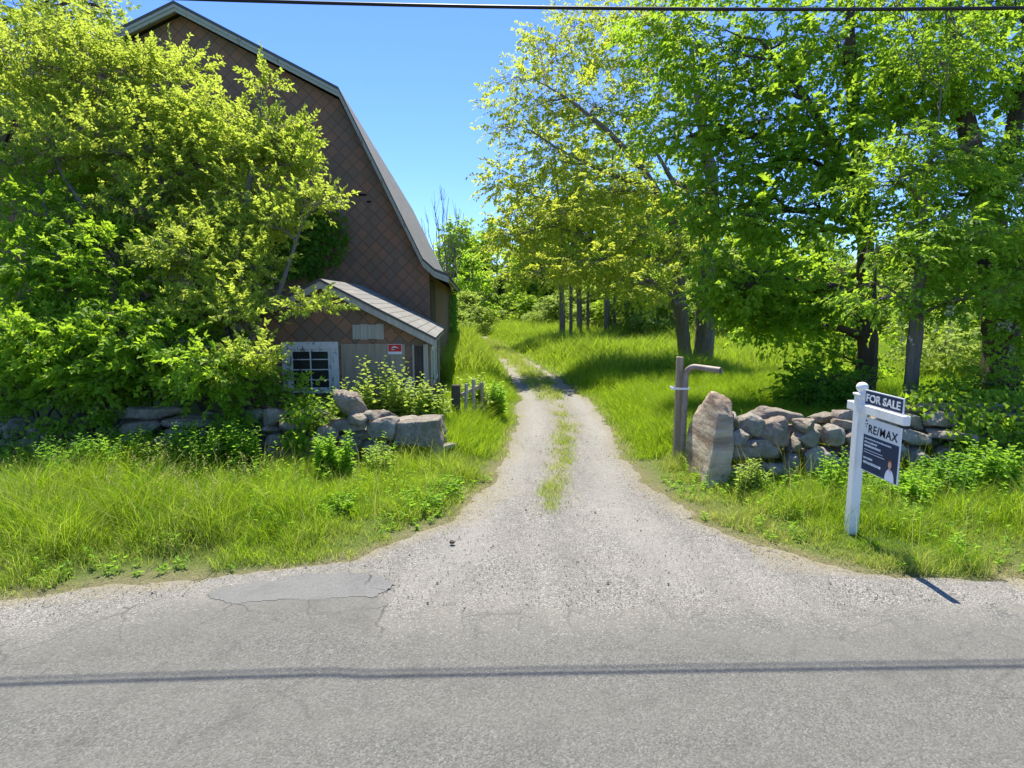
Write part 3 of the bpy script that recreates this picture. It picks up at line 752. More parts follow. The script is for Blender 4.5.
# ------------------------------------------------------------------ gate post, bent pipe, old fence
gp = thing('gate_post', 'slim weathered wooden gate post beside the upright stone slab', 'post', (2.58, 9.2, 0))
bm = bmesh.new(); box(bm, -0.048, 0.048, -0.045, 0.045, -0.1, 1.66, 0.010, 0.006); bm_obj('shaft', bm, wood_mat('brown_post', (0.27, 0.20, 0.125), (0.50, 0.40, 0.275)), gp)
m = NT('galvanised_pipe'); m.base(m.mix(m.noise(m.coord(), 9, 5), (0.15, 0.105, 0.075), (0.40, 0.37, 0.32)), 0.6); m.p.inputs['Metallic'].default_value = 0.35
PIPE = m.m
pi = thing('bent_pipe', 'grey metal pipe with a right-angle bend strapped to the gate post', 'pipe', (2.648, 9.09, 0))
path = [(0.0, 0, -.1), (0.0, 0, .5), (0.0, 0, 1.0), (0.0, 0, 1.38)]
for k in range(1, 9):
    t = R(11.25 * k); path.append((0.15 * (1 - math.cos(t)) * .85, -0.15 * (1 - math.cos(t)) * .5, 1.38 + 0.14 * math.sin(t)))
e0 = path[-1]
for k in range(1, 4): path.append((e0[0] + 0.085 * k, e0[1] - 0.12 * k, e0[2] - 0.004 * k))
g = Geo(); tube(g, path, [0.046] * len(path), 16)
inner = [path[-1], path[-2], path[-3]]
tube(g, [path[-1], tuple(np.array(path[-1]) * .999 + np.array(path[-2]) * .001), path[-2], path[-3]], [0.046, 0.038, 0.038, 0.038], 16)
link('pipe_shaft', g.mesh('pipe_shaft', PIPE, smooth=True), pi)
g = Geo(); tube(g, [path[-3], tuple(np.array(path[-3]) * .98 + np.array(path[-4]) * .02)], [0.036, 0.001], 16)
link('pipe_bore', g.mesh('pipe_bore', DARK), pi)
bm = bmesh.new(); box(bm, -0.20, 0.055, -0.055, -0.048, 1.17, 1.20); box(bm, -0.20, -0.19, -0.047, 0.14, 1.17, 1.20); box(bm, 0.048, 0.055, -0.047, 0.14, 1.17, 1.20); box(bm, -.19, .047, .13, .14, 1.17, 1.20)
st = bm_obj('strap', bm, PAPER, pi)

fp = thing('fence_post', 'dark squared fence post among weeds left of the drive', 'post', (-1.07, 11.3, 0))
bm = bmesh.new(); box(bm, -0.075, 0.075, -0.07, 0.07, -0.1, 0.94, 0.012, 0.008); bm_obj('shaft', bm, DARKWOOD, fp)
gt = thing('broken_gate', 'broken grey wooden gate leaning by the dark fence post', 'gate', (-0.93, 11.5, 0), R(62))
for k, (x, h, ln) in enumerate(((0.0, .92, .10), (0.34, .98, .02), (.72, .88, -.06))):
    bm = bmesh.new(); box(bm, x - .035, x + .035, -.02, .02, 0.0, h, .004)
    for v in bm.verts: v.co.x += v.co.z * ln
    bm_obj('picket', bm, SILVER if k != 2 else GREYWOOD, gt)
for z in (.32, .72):
    bm = bmesh.new(); box(bm, -.05, .8, .021, .05, z - .035, z + .035, .004)
    for v in bm.verts: v.co.z += v.co.x * .12
    bm_obj('rail', bm, GREYWOOD, gt)

# ------------------------------------------------------------------ for-sale sign
m = NT('white_vinyl'); nz = m.noise(m.coord((1, 1, .4)), 7, 5, .65)
m.base(m.mix(m.ramp(nz, [(.5, (0, 0, 0)), (.75, (1, 1, 1))]), (0.88, 0.86, 0.80), (0.74, 0.72, 0.64)), 0.45)
zz = m.n('SeparateXYZ', {0: m.coord()}).outputs[2]
dirt = m.math('MULTIPLY', m.ramp(zz, [(0.0, (1, 1, 1)), (0.42, (0, 0, 0))]), m.ramp(m.noise(m.coord(), 16, 5, .7), [(.35, (0, 0, 0)), (.65, (1, 1, 1))]))
m.base(m.mix(m.math('MULTIPLY', dirt, .6), m.p.inputs['Base Color'].links[0].from_socket, (.30, .27, .18)), .5); VINYL = m.m
m = NT('navy_panel'); m.base(m.mix(m.noise(m.coord(), 3, 3), (0.018, 0.035, 0.085), (0.024, 0.045, 0.105)), 0.4); NAVY = m.m
SIGNW = flat_mat('sign_white', (0.80, 0.80, 0.79), 0.45, var=0.04)
INK = flat_mat('sign_ink', (0.012, 0.016, 0.035), 0.5); PALEINK = flat_mat('sign_pale_ink', (0.72, 0.74, 0.78), 0.5)
sg = thing('sale_sign', 'white for-sale sign post with hanging navy and white panel in the roadside grass', 'sign', (3.62, 6.14, 0))
bm = bmesh.new(); box(bm, -.05, .05, -.05, .05, -.15, 1.53, .006); post = bm_obj('post', bm, VINYL, sg)
bm = bmesh.new(); box(bm, -.062, .062, -.062, .062, 1.531, 1.556, .006); bm_obj('cap', bm, VINYL, post)
g = Geo(); prof = [(0.03, 1.556), (0.03, 1.572), (0.042, 1.580), (0.055, 1.60), (0.058, 1.62), (0.052, 1.642), (0.036, 1.66), (0.015, 1.668), (0.001, 1.669)]
tube(g, [(0, 0, z) for r_, z in prof], [r_ for r_, z in prof], 20); link('finial', g.mesh('finial', VINYL, smooth=True), post)
bm = bmesh.new(); box(bm, -.034, .034, -.74, -.0505, 1.36, 1.45, .005); box(bm, -.034, .034, .0505, .20, 1.36, 1.45, .005); bm_obj('arm', bm, VINYL, sg)
FX = Matrix(((0, 0, -1, 0), (-1, 0, 0, 0), (0, 1, 0, 0), (0, 0, 0, 1)))      # text plane: reads along -Y, faces -X
def words(name, body, mat, parent, y, z, size, x, width=None, bold=0.0, ext=0.0015):
    cu = bpy.data.curves.new(name, 'FONT'); cu.body = body; cu.size = size; cu.space_character = 1.0 if ' ' in body else 1.12; cu.offset = bold; cu.extrude = ext
    tmp = bpy.data.objects.new('tmp_text', cu); C.objects.link(tmp)
    dg = bpy.context.evaluated_depsgraph_get(); dg.update()
    me = bpy.data.meshes.new_from_object(tmp.evaluated_get(dg))
    bpy.data.objects.remove(tmp)
    xs = [v.co.x for v in me.vertices]; w0, w1 = min(xs), max(xs)
    sx = 1.0 if width is None else width / (w1 - w0)
    for v in me.vertices: v.co = Vector(((v.co.x - w0) * sx, v.co.y, v.co.z))
    me.transform(FX)
    me.materials.clear(); me.materials.append(mat)
    o = link(name, me, parent); o.location = (x, y, z)
    return o
# rider panel above the arm: y -0.06 .. -0.66, z 1.452 .. 1.60 (local to the sign)
bm = bmesh.new(); box(bm, -.006, .006, -.68, -.075, 1.452, 1.604, .001); rider = bm_obj('rider_panel', bm, SIGNW, sg)
for s_ in (-1, 1):
    bm = bmesh.new(); box(bm, min(s_ * .0065, s_ * .0085), max(s_ * .0065, s_ * .0085), -.670, -.085, 1.462, 1.594); bm_obj('navy_field', bm, NAVY, rider)
words('lettering', 'FOR SALE', SIGNW, rider, -.105, 1.490, .105, -.0105, .54, .0022)
# hanging panel
bm = bmesh.new(); box(bm, -.006, .006, -.68, -.095, .775, 1.325, .001); pan = bm_obj('hanging_panel', bm, SIGNW, sg)
for y in (-.17, -.60):
    g = Geo(); tube(g, [(0, y, 1.318), (.004, y, 1.332), (-.003, y + .004, 1.348), (0, y, 1.361)], [.004] * 4, 8); link('hook', g.mesh('hook', PIPE), sg)
bm = bmesh.new(); box(bm, -.0085, -.0065, -.670, -.105, .785, 1.150); nf = bm_obj('navy_field', bm, NAVY, pan)
words('lettering', 'RE/MAX', INK, pan, -.180, 1.180, .118, -.0082, .46, .0012)
bm = bmesh.new()                                          # the little balloon-like mark by the word
for (cy_, cz_, w_, h_) in ((-.135, 1.292, .026, .016), (-.150, 1.262, .016, .018), (-.122, 1.255, .012, .012), (-.140, 1.232, .014, .010)):
    box(bm, -.0085, -.0065, cy_ - w_ / 2, cy_ + w_ / 2, cz_ - h_ / 2, cz_ + h_ / 2, .0008)
bm_obj('emblem', bm, INK, pan)
bm = bmesh.new()                                           # the small print, too small to read
def dashes(y0, y1, z, h):
    y = y0
    while y > y1:
        w = random.uniform(.012, .03) * (h / .012); w = min(w, y - y1 + .001)
        if w > .003: box(bm, -.0102, -.0087, y - w, y, z, z + h * random.uniform(.8, 1))
        y -= w + .006
for (y0, y1, z, h) in ((-.13, -.56, 1.108, .016), (-.13, -.34, 1.070, .019), (-.13, -.40, 1.032, .024)): dashes(y0, y1, z, h)
for z in (.998, .972): box(bm, -.0102, -.0087, -.44 if z > .98 else -.47, -.13, z, z + .006)
for (y0, y1, z, h) in ((-.13, -.28, .905, .022), (-.13, -.42, .858, .028)): dashes(y0, y1, z, h)
bm_obj('small_print', bm, PALEINK, pan)
SKIN = flat_mat('print_skin', (0.55, 0.34, 0.25), 0.5); HAIR = flat_mat('print_hair', (0.16, 0.08, 0.05), 0.5); BLOUSE = flat_mat('print_blouse', (0.66, 0.72, 0.82), 0.5)
pt = []
def blob(name, mat, cy_, cz_, ry_, rz_, x, n=24, cut=None):
    bm = bmesh.new()
    ring = []
    for k in range(n):
        a_ = 2 * math.pi * k / n; yy = cy_ + ry_ * math.cos(a_); zz = cz_ + rz_ * math.sin(a_)
        if cut is not None: zz = max(zz, cut)
        ring.append((yy, zz))
    prism(bm, ring, 'x', x - .0012, x)
    return bm_obj(name, bm, mat, pan)
blob('portrait', BLOUSE, -.565, .786, .072, .115, -.0088, cut=.786)
blob('portrait', HAIR, -.563, .948, .036, .050, -.0092)
blob('portrait', SKIN, -.563, .940, .024, .034, -.0106)
blob('portrait', SKIN, -.563, .900, .012, .02, -.0103)

# ------------------------------------------------------------------ overhead cables
CABLE = flat_mat('black_cable', (0.02, 0.02, 0.022), 0.5)
def cable(name, label, pts, r):
    P = np.array(pts, float); xs = np.linspace(-45, 45, 120)
    co_y = np.polyfit(P[:, 0], P[:, 1], 1); co_z = np.polyfit(P[:, 0], P[:, 2], 2 if len(P) > 2 else 1)
    zc = np.polyval(co_z, xs) if len(P) > 2 else P[0, 2] + .0009 * xs ** 2
    g = Geo(); tube(g, np.stack([xs, np.polyval(co_y, xs), zc], -1), [r] * len(xs), 8)
    o = link(name, g.mesh(name, CABLE, smooth=True)); tag(o, label, 'cable')
    return o
cable('overhead_cable', 'thick black overhead cable crossing along the top of the view', [(-2.3, 6.20, 5.353), (0.9, 6.33, 5.333), (5.0, 6.41, 5.388)], .016)
cable('overhead_cable', 'thin black wire strung just above the thick overhead cable', [(-2.3, 6.29, 5.40), (0.9, 6.42, 5.383), (5.0, 6.50, 5.438)], .009)

# ------------------------------------------------------------------ foliage
def leaves(geo, P, D, Nn, L, W, fold=0.25, rnd=None, droop=0.15):
    """pointed leaves folded along the midrib; P base, D direction, Nn rough normal (arrays)"""
    n = len(P)
    D = D / (np.linalg.norm(D, axis=1)[:, None] + 1e-9)
    S = np.cross(D, Nn); S /= np.linalg.norm(S, axis=1)[:, None] + 1e-9
    N2 = np.cross(S, D)
    L = np.broadcast_to(L, (n,))[:, None]; W = np.broadcast_to(W, (n,))[:, None]
    mid = P + D * L * 0.42
    tip = P + D * L - N2 * L * droop
    a = mid + S * W * 0.5 + N2 * W * fold; b = mid - S * W * 0.5 + N2 * W * fold
    V = np.stack([P, a, tip, b], 1).reshape(-1, 3)
    i = np.arange(n)[:, None] * 4
    T = np.concatenate([i + np.array([[0, 1, 2]]), i + np.array([[0, 2, 3]])])
    r = RNG.random(n) if rnd is None else rnd
    geo.add(V, T, np.repeat(r, 4))
def sprays(geo, S, A, n=10, length=0.4, leaf=(0.09, 0.05), flat=0.6, droop=0.35, clump=None, spread=0.9, twigs=None, out=None):
    """leafy twig ends at S growing along A, leaves alternate left and right"""
    m_ = len(S)
    A = A / (np.linalg.norm(A, axis=1)[:, None] + 1e-9)
    upv = np.array([0, 0, 1.0]) * flat + RNG.normal(size=(m_, 3)) * (1 - flat) * 0.8
    if out is not None: upv = upv + out * 0.75
    B = np.cross(A, upv); B /= np.linalg.norm(B, axis=1)[:, None] + 1e-9
    N0 = np.cross(B, A)
    ln = length * RNG.uniform(0.6, 1.25, m_)
    t = np.tile(np.linspace(0.08, 1.0, n), (m_, 1)) + RNG.normal(size=(m_, n)) * 0.04
    sgn = np.where(np.arange(n) % 2 == 0, 1.0, -1.0)[None, :, None]
    P = S[:, None, :] + A[:, None, :] * (t * ln[:, None])[..., None] + np.array([0, 0, -1.0]) * (droop * ln[:, None] * t ** 2 * 0.6)[..., None]
    D = A[:, None, :] * (0.35 + 0.5 * t)[..., None] + B[:, None, :] * sgn * spread * (1.15 - 0.6 * t)[..., None] + RNG.normal(size=(m_, n, 3)) * 0.28 + np.array([0, 0, -droop * 0.7])
    N = N0[:, None, :] + RNG.normal(size=(m_, n, 3)) * 0.33
    sz = RNG.uniform(0.45, 1.3, (m_, n))
    cr = (RNG.random(m_) if clump is None else clump)[:, None] * 0.6 + RNG.random((m_, n)) * 0.4
    leaves(geo, P.reshape(-1, 3), D.reshape(-1, 3), N.reshape(-1, 3), (leaf[0] * sz).ravel(), (leaf[1] * sz).ravel(), rnd=cr.ravel())
    if twigs is not None:
        # twig stalks: slim three-sided spikes
        tip = S + A * ln[:, None] * 0.8 + np.array([0, 0, -1.0]) * (droop * ln * .35)[:, None]
        w = 0.004
        V = np.stack([S + B * w, S - B * w * .5 + N0 * w, S - B * w * .5 - N0 * w, tip], 1).reshape(-1, 3)
        i = np.arange(m_)[:, None] * 4
        T = np.concatenate([i + np.array([[0, 1, 3]]), i + np.array([[1, 2, 3]]), i + np.array([[2, 0, 3]])])
        twigs.add(V, T)
def ball(n, c, r, shell=2.6):
    d = RNG.normal(size=(n, 3)); d /= np.linalg.norm(d, axis=1)[:, None]
    rr = RNG.random(n) ** (1 / shell)
    d[:, 2] = np.where(d[:, 2] < 0, d[:, 2] * 0.45, d[:, 2])
    return np.asarray(c) + d * rr[:, None] * np.asarray(r)

def make_tree(name, label, cat, base, trunks, clusters, leafmat, barkmat, leaf=(0.1, 0.055), nleaf=10, slen=0.45, flat=0.6, droop=0.35,
              group=None, limb_k=0.022, extra=None, sub=9, gapf=0.0, crownname='crown', lift=-0.05):
    root = thing(name, label, cat, base, 0, group)
    tg = Geo(); bgeo = Geo(); lg = Geo()
    nodes = []; nrad = []
    for pl in trunks:
        P = np.array([p[:3] for p in pl], float); rr = np.array([p[3] for p in pl], float)
        k = np.linspace(0, 1, len(P)); kk = np.linspace(0, 1, max(40, len(P) * 12))
        # smooth the hand-set points a little
        Q = np.stack([np.interp(kk, k, P[:, j]) for j in range(3)], -1); q = np.interp(kk, k, rr)
        for _ in range(3): Q[1:-1] = (Q[:-2] + 2 * Q[1:-1] + Q[2:]) / 4
        Q[1:-1, :2] += RNG.normal(size=(len(Q) - 2, 2)) * q[1:-1, None] * 0.05
        if Q[0, 2] < 0.4: q = q * (1 + 0.5 * np.exp(-(Q[:, 2] - Q[0, 2]) / 0.25))
        tube(tg, Q, q, 20, rough=.34); nodes.append(Q); nrad.append(q)
    N = np.concatenate(nodes); NR = np.concatenate(nrad)
    for (c, r, n) in clusters:
        c = np.asarray(c, float); r = np.asarray(r, float)
        dd = np.linalg.norm(N - c, axis=1) + np.maximum(0, N[:, 2] - c[2] + 0.3) * 2.0 + np.maximum(0, N[0, 2] + 1.0 - N[:, 2]) * 3.0
        i = int(np.argmin(dd)); A = N[i]
        L = np.linalg.norm(c - A)
        S = ball(n, c, r)
        if gapf:
            keep = np.array([mnoise.noise(Vector(s_ * 0.9)) > gapf - 0.5 for s_ in S]); S = S[keep]
        segs = []
        if L > 0.3:
            midp = (A + c) / 2 + np.array([0, 0, 0.12 * L]) + RNG.normal(size=3) * 0.08 * L
            B = bez(A, midp, c, 9); r0 = min(NR[i] * 0.75, 0.02 + limb_k * L)
            rr = np.linspace(r0, max(0.010, r0 * 0.35), 9); B[1:-1] += RNG.normal(size=(7, 3)) * 0.02 * L
            tube(bgeo, B, rr, 7); segs.append((B, rr))
        else:
            B = np.array([A, c]); rr = np.array([.03, .02]); segs.append((B, rr))
        if len(S) == 0: continue
        tips = S[RNG.choice(len(S), min(sub, len(S)), replace=False)]
        allB = [B[len(B) // 2:]]
        for tp in tips:
            j = RNG.integers(len(B) // 3, len(B)); a0 = B[j]; l2 = np.linalg.norm(tp - a0)
            mp = (a0 + tp) / 2 + np.array([0, 0, 0.10 * l2]) + RNG.normal(size=3) * 0.1 * l2
            b2 = bez(a0, mp, tp, 7); b2[1:-1] += RNG.normal(size=(5, 3)) * 0.025 * l2
            tube(bgeo, b2, np.linspace(max(.008, rr[min(j, len(rr) - 1)] * .55), 0.006, 7), 5); allB.append(b2)
        BN = np.concatenate(allB)
        ii = np.array([int(np.argmin(((BN - s_) ** 2).sum(1))) for s_ in S])
        src = BN[ii]; d = S - src; ld = np.linalg.norm(d, axis=1)
        # thin twigs to each spray
        ok = ld > 0.12
        a0 = src[ok]; b0 = S[ok]; dv = b0 - a0; sd = np.cross(dv, [0.3, 0.2, 0.9]); sd /= np.linalg.norm(sd, axis=1)[:, None] + 1e-9
        up2 = np.cross(sd, dv); up2 /= np.linalg.norm(up2, axis=1)[:, None] + 1e-9
        w = 0.0055
        V = np.stack([a0 + sd * w, a0 - sd * w * .5 + up2 * w, a0 - sd * w * .5 - up2 * w, b0], 1).reshape(-1, 3)
        i4 = np.arange(len(a0))[:, None] * 4
        T = np.concatenate([i4 + np.array([[0, 1, 3]]), i4 + np.array([[1, 2, 3]]), i4 + np.array([[2, 0, 3]])])
        if len(a0): bgeo.add(V, T)
        out = (S - c) / r
        Adir = d / (ld[:, None] + 1e-6) * 0.6 + out * 0.5 + RNG.normal(size=S.shape) * 0.35
        Adir[:, 2] = Adir[:, 2] * 0.6 + lift
        oc = S - np.array([N[:, 0].mean(), N[:, 1].mean(), c[2] - .3]); oc /= np.linalg.norm(oc, axis=1)[:, None] + 1e-9
        clump = np.clip(0.5 + 0.9 * np.array([mnoise.noise(Vector(s_ * 0.8 + 7.0)) for s_ in S]), 0, 1)
        sprays(lg, S, Adir, nleaf, slen, leaf, flat, droop, clump, twigs=bgeo, out=oc * .6 + out * .5)
    tr = link('trunk', tg.mesh('trunk', barkmat, base, True), root)
    if bgeo.n: link('branches', bgeo.mesh('branches', barkmat, base, True), tr)
    if lg.n: link(crownname, lg.mesh(crownname, leafmat, base), root)
    if extra: extra(root, base)
    return root

def cl(px, py, Y, rx, ry, rd, n):
    """a leaf cluster at photo pixel (px,py) and distance Y; rx, ry in pixels, rd in metres"""
    p = at(px, py, Y); k = Y / F_PX
    return ((p.x, p.y, p.z), (rx * k, rd, ry * k), n)
def tp(px, py, Y, r):
    p = at(px, py, Y); return (p.x, p.y, p.z, r)
def gb(x, y): return (x, y, float(height(x, y)) - 0.02)

LEAF_Y = leaf_mat('leaf_bright_yellow_green', (0.13, 0.25, 0.018), (0.42, 0.48, 0.07), (0.74, 0.88, 0.10), 0.5)
LEAF_G = leaf_mat('leaf_mid_green', (0.085, 0.22, 0.014), (0.24, 0.36, 0.028), (0.58, 0.86, 0.05), 0.5)
LEAF_D = leaf_mat('leaf_dark_green', (0.055, 0.17, 0.016), (0.15, 0.28, 0.028), (0.34, 0.66, 0.05), 0.48)
LEAF_L = leaf_mat('leaf_locust', (0.18, 0.28, 0.018), (0.43, 0.47, 0.055), (0.80, 0.90, 0.09), 0.52)
LEAF_B = leaf_mat('leaf_background', (0.13, 0.26, 0.016), (0.30, 0.42, 0.030), (0.66, 0.90, 0.06), 0.5)
LEAF_W = leaf_mat('leaf_weed', (0.075, 0.21, 0.016), (0.22, 0.38, 0.035), (0.46, 0.78, 0.05), 0.48)
LEAF_P = leaf_mat('leaf_pale_weed', (0.17, 0.29, 0.035), (0.40, 0.48, 0.10), (0.60, 0.76, 0.12), 0.46)
NEEDLE = leaf_mat('cedar_needles', (0.012, 0.035, 0.018), (0.03, 0.065, 0.03), (0.03, 0.07, 0.02), 0.2)

# ---- the bright tree in front of the barn
bx = gb(-4.9, 10.6)
make_tree('leafy_tree', 'bright yellow-green many-stemmed tree in front of the barn gable', 'tree', bx,
    [[(-4.9, 10.6, -.1, .11), tp(215, 330, 10.9, .09), tp(185, 240, 11.2, .07), tp(160, 180, 11.8, .05), tp(130, 110, 12.6, .02)],
     [(-4.75, 10.7, -.1, .10), tp(232, 320, 10.8, .08), tp(245, 220, 11.1, .055), tp(255, 130, 12.0, .02)],
     [(-5.1, 10.5, -.1, .10), tp(170, 340, 10.4, .08), tp(110, 250, 10.6, .05), tp(60, 170, 11.4, .02)],
     [(-4.8, 10.4, -.1, .08), tp(250, 340, 10.2, .06), tp(280, 290, 10.2, .04), tp(300, 230, 10.6, .015)]],
    [cl(100, 62, 12.9, 40, 20, 0.7, 110), cl(140, 72, 12.8, 30, 18, 0.6, 90), cl(60, 45, 13, 40, 20, 0.7, 90), cl(240, 372, 8.95, 20, 14, 0.3, 50), cl(125, 152, 12.5, 48, 30, .8, 150), cl(205, 160, 12.4, 44, 28, .8, 140), cl(255, 198, 11.5, 34, 24, .8, 110), cl(160, 195, 11.6, 46, 28, .8, 140), cl(195, 250, 10.8, 42, 24, .8, 120), cl(230, 295, 10.1, 34, 20, .8, 90), cl(30, 115, 12.7, 46, 26, .8, 120), cl(240, 232, 11.1, 34, 22, .8, 90), cl(143, 103, 12.8, 62, 45, .9, 260), cl(60, 87, 12.7, 75, 56, 1.0, 330), cl(32, 69, 13.2, 50, 37, .9, 150), cl(214, 129, 12.4, 44, 35, .8, 210), cl(272, 155, 11.9, 30, 32, .5, 120), cl(266, 84, 12.6, 10, 20, .25, 26), cl(300, 130, 12.3, 10, 11, .2, 12), cl(32, 160, 11.9, 60, 50, 1.0, 230), cl(113, 151, 11.8, 60, 45, .9, 230), cl(184, 172, 11.7, 55, 42, .8, 220), cl(261, 153, 11.9, 50, 40, .8, 210), cl(292, 165, 11.8, 22, 25, .5, 80), cl(308, 203, 11.1, 22, 11, .4, 60), cl(330, 197, 11.0, 8, 6, .2, 14), cl(276, 226, 10.8, 24, 22, .5, 90), cl(214, 243, 10.7, 46, 30, .8, 170), cl(151, 219, 11.1, 50, 32, .8, 180), cl(189, 261, 10.1, 46, 27, .7, 140), cl(249, 265, 10.2, 30, 20, .5, 100), cl(214, 313, 9.8, 40, 22, .6, 110), cl(242, 312, 9.5, 18, 15, .5, 56), cl(316, 309, 9.5, 24, 6, .25, 34), cl(252, 358, 8.7, 14, 12, .4, 30), cl(183, 70, 13.5, 30, 20, .5, 60), cl(173, 132, 12.4, 50, 32, .8, 130)],
    LEAF_Y, BARK, (0.080, 0.044), 21, 0.40, 0.55, 0.22, sub=8, lift=0.30)

make_tree('leafy_tree', 'fresh green leafy tree filling the lower left above the stone wall', 'tree', gb(-7.6, 10.4),
    [[(-7.6, 10.4, -.1, .10), tp(80, 340, 10.4, .08), tp(60, 260, 10.6, .05), tp(40, 190, 11.0, .02)], [(-7.4, 10.5, -.1, .08), tp(110, 330, 10.3, .06), tp(120, 270, 10.4, .03)]],
    [cl(30, 365, 8.9, 40, 16, 0.35, 100), cl(95, 380, 8.85, 34, 12, 0.3, 80), cl(150, 362, 8.9, 38, 16, 0.35, 100), cl(205, 385, 8.85, 30, 12, 0.3, 70), cl(120, 340, 9.1, 40, 16, 0.4, 90), cl(60, 335, 9.1, 40, 16, 0.4, 90), cl(40, 190, 11.7, 55, 34, .8, 150), cl(95, 240, 10.9, 50, 28, .8, 150), cl(45, 300, 10.1, 50, 28, .8, 140), cl(120, 300, 10.1, 46, 26, .8, 130), cl(175, 345, 9.4, 40, 22, .8, 110), cl(90, 360, 9.2, 46, 24, .8, 110), cl(15, 340, 9.5, 40, 30, .8, 110), cl(62, 226, 11.0, 70, 35, .9, 210), cl(20, 267, 10.2, 50, 30, .8, 130), cl(98, 265, 10.1, 50, 30, .7, 150), cl(132, 329, 9.2, 44, 22, .6, 110), cl(56, 337, 9.1, 50, 22, .6, 110), cl(206, 364, 8.6, 34, 17, .4, 70)],
    LEAF_G, BARK, (0.095, 0.052), 18, 0.40, 0.55, 0.3, sub=8, lift=0.1)
# ---- taller tree whose boughs enter at the top left corner
make_tree('tall_tree', 'taller green tree rising behind the bright one at the top left corner', 'tree', gb(-15.5, 18.5),
    [[(-15.5, 18.5, -.2, .35), (-15.4, 18.4, 4, .27), (-15.0, 18.2, 8, .18), (-14.6, 18.2, 11.5, .06)]],
    [cl(25, 25, 18, 60, 40, 1.6, 160), cl(85, 30, 17.6, 45, 26, 1.2, 110), cl(60, 70, 17.8, 55, 30, 1.4, 130), cl(118, 55, 17.5, 18, 30, .6, 40), cl(5, 90, 18, 50, 35, 1.4, 110), cl(-40, 40, 19, 60, 60, 1.8, 150), cl(-30, 130, 18.6, 60, 60, 1.6, 130), cl(30, -40, 18.6, 80, 40, 1.8, 160), cl(105, 8, 17.8, 28, 14, .6, 40)],
    LEAF_Y, BARK_D, (0.15, 0.085), 10, 0.55, 0.55, 0.35)

# ---- right side: big dark maple, slender locust, stout locust, twin locust on the meadow
make_tree('dark_maple', 'large dark green tree with a straight trunk behind the right wall', 'tree', gb(8.45, 14.2),
    [[(8.45, 14.2, -.2, .24), tp(868, 340, 14.2, .21), tp(866, 250, 14.1, .18), tp(858, 160, 14.1, .14), tp(850, 60, 14.2, .11), tp(850, -60, 14.4, .05)],
     [tp(866, 235, 14.1, .14), tp(838, 150, 14.3, .11), tp(800, 90, 14.5, .08), tp(760, 40, 14.6, .03)]],
    [cl(700, 60, 15.4, 60, 45, 1.1, 175), cl(690, 135, 14.6, 48, 42, 1.0, 143), cl(720, 210, 13.6, 52, 40, 1.0, 143), cl(775, 120, 14.1, 65, 45, 1.1, 175), cl(790, 40, 15.4, 80, 45, 1.2, 212),
     cl(860, 50, 14.1, 75, 50, 1.1, 197), cl(850, 140, 13.2, 60, 42, 1.0, 152), cl(780, 220, 12.9, 62, 35, 1.0, 143), cl(745, 280, 12.4, 50, 34, .9, 152), cl(785, 325, 15.0, 50, 28, .8, 113), cl(820, 290, 15.0, 50, 34, .8, 106), cl(805, 175, 13.5, 50, 30, .9, 128), cl(740, 165, 13.8, 45, 28, .9, 113), cl(740, 90, 14.8, 50, 30, 1.0, 121), cl(890, 100, 13.5, 45, 30, .9, 106),
     cl(880, 215, 12.7, 40, 26, .8, 67), cl(840, 355, 15.0, 40, 34, .7, 91), cl(815, 395, 13.0, 36, 28, .6, 76), cl(720, -40, 16.5, 80, 45, 1.3, 136), cl(840, -50, 16.2, 90, 50, 1.3, 152), cl(660, 30, 15.9, 36, 36, .8, 76), cl(738, 298, 13.3, 34, 22, .7, 125), cl(772, 318, 13.1, 38, 20, .7, 125), cl(808, 305, 13.6, 36, 18, .7, 87)],
    LEAF_G, BARK_D, (0.125, 0.080), 16, 0.55, 0.6, 0.3, sub=9)
def blossoms(pts_px, seed):
    def run(root, base):
        g = Geo(); rg = np.random.default_rng(seed)
        for (px, py, Y) in pts_px:
            for k in range(rg.integers(2, 4)):
                p = np.array(at(px + rg.uniform(-9, 9), py + rg.uniform(-6, 6), Y + rg.uniform(-.3, .3)))
                n = 16; t = rg.random(n)
                q = p + np.stack([rg.normal(size=n) * .022, rg.normal(size=n) * .022, -t * .17], -1)
                leaves(g, q, rg.normal(size=(n, 3)) + [0, 0, -.5], rg.normal(size=(n, 3)), .035, .026)
        link('blossom', g.mesh('blossom', flat_mat('cream_blossom', (0.52, 0.47, 0.36), .7), base), root)
    return run
make_tree('slender_tree', 'slender leaning grey-barked tree just behind the for-sale sign', 'tree', gb(7.35, 10.9),
    [[(7.3, 10.9, -.2, .12), tp(915, 340, 10.9, .105), tp(921, 260, 10.9, .09), tp(925, 180, 11, .055), tp(938, 125, 11.1, .015)]],
    [cl(905, 250, 10.0, 55, 28, .7, 124), cl(960, 230, 10.0, 50, 32, .7, 124), cl(940, 160, 10.8, 60, 36, .8, 155), cl(890, 180, 10.7, 40, 30, .7, 93), cl(950, 60, 11.8, 70, 45, .9, 186), cl(900, -20, 12.5, 60, 40, .8, 113), cl(962, 300, 10.0, 34, 16, .5, 63), cl(880, 300, 9.6, 34, 20, .5, 56)],
    LEAF_G, BARK, (0.095, 0.044), 18, 0.46, 0.6, 0.3, extra=blossoms([(893, 318, 10), (905, 335, 9.8), (945, 318, 9.9), (945, 300, 9.9), (940, 250, 9.9), (880, 260, 10.2)], 3))
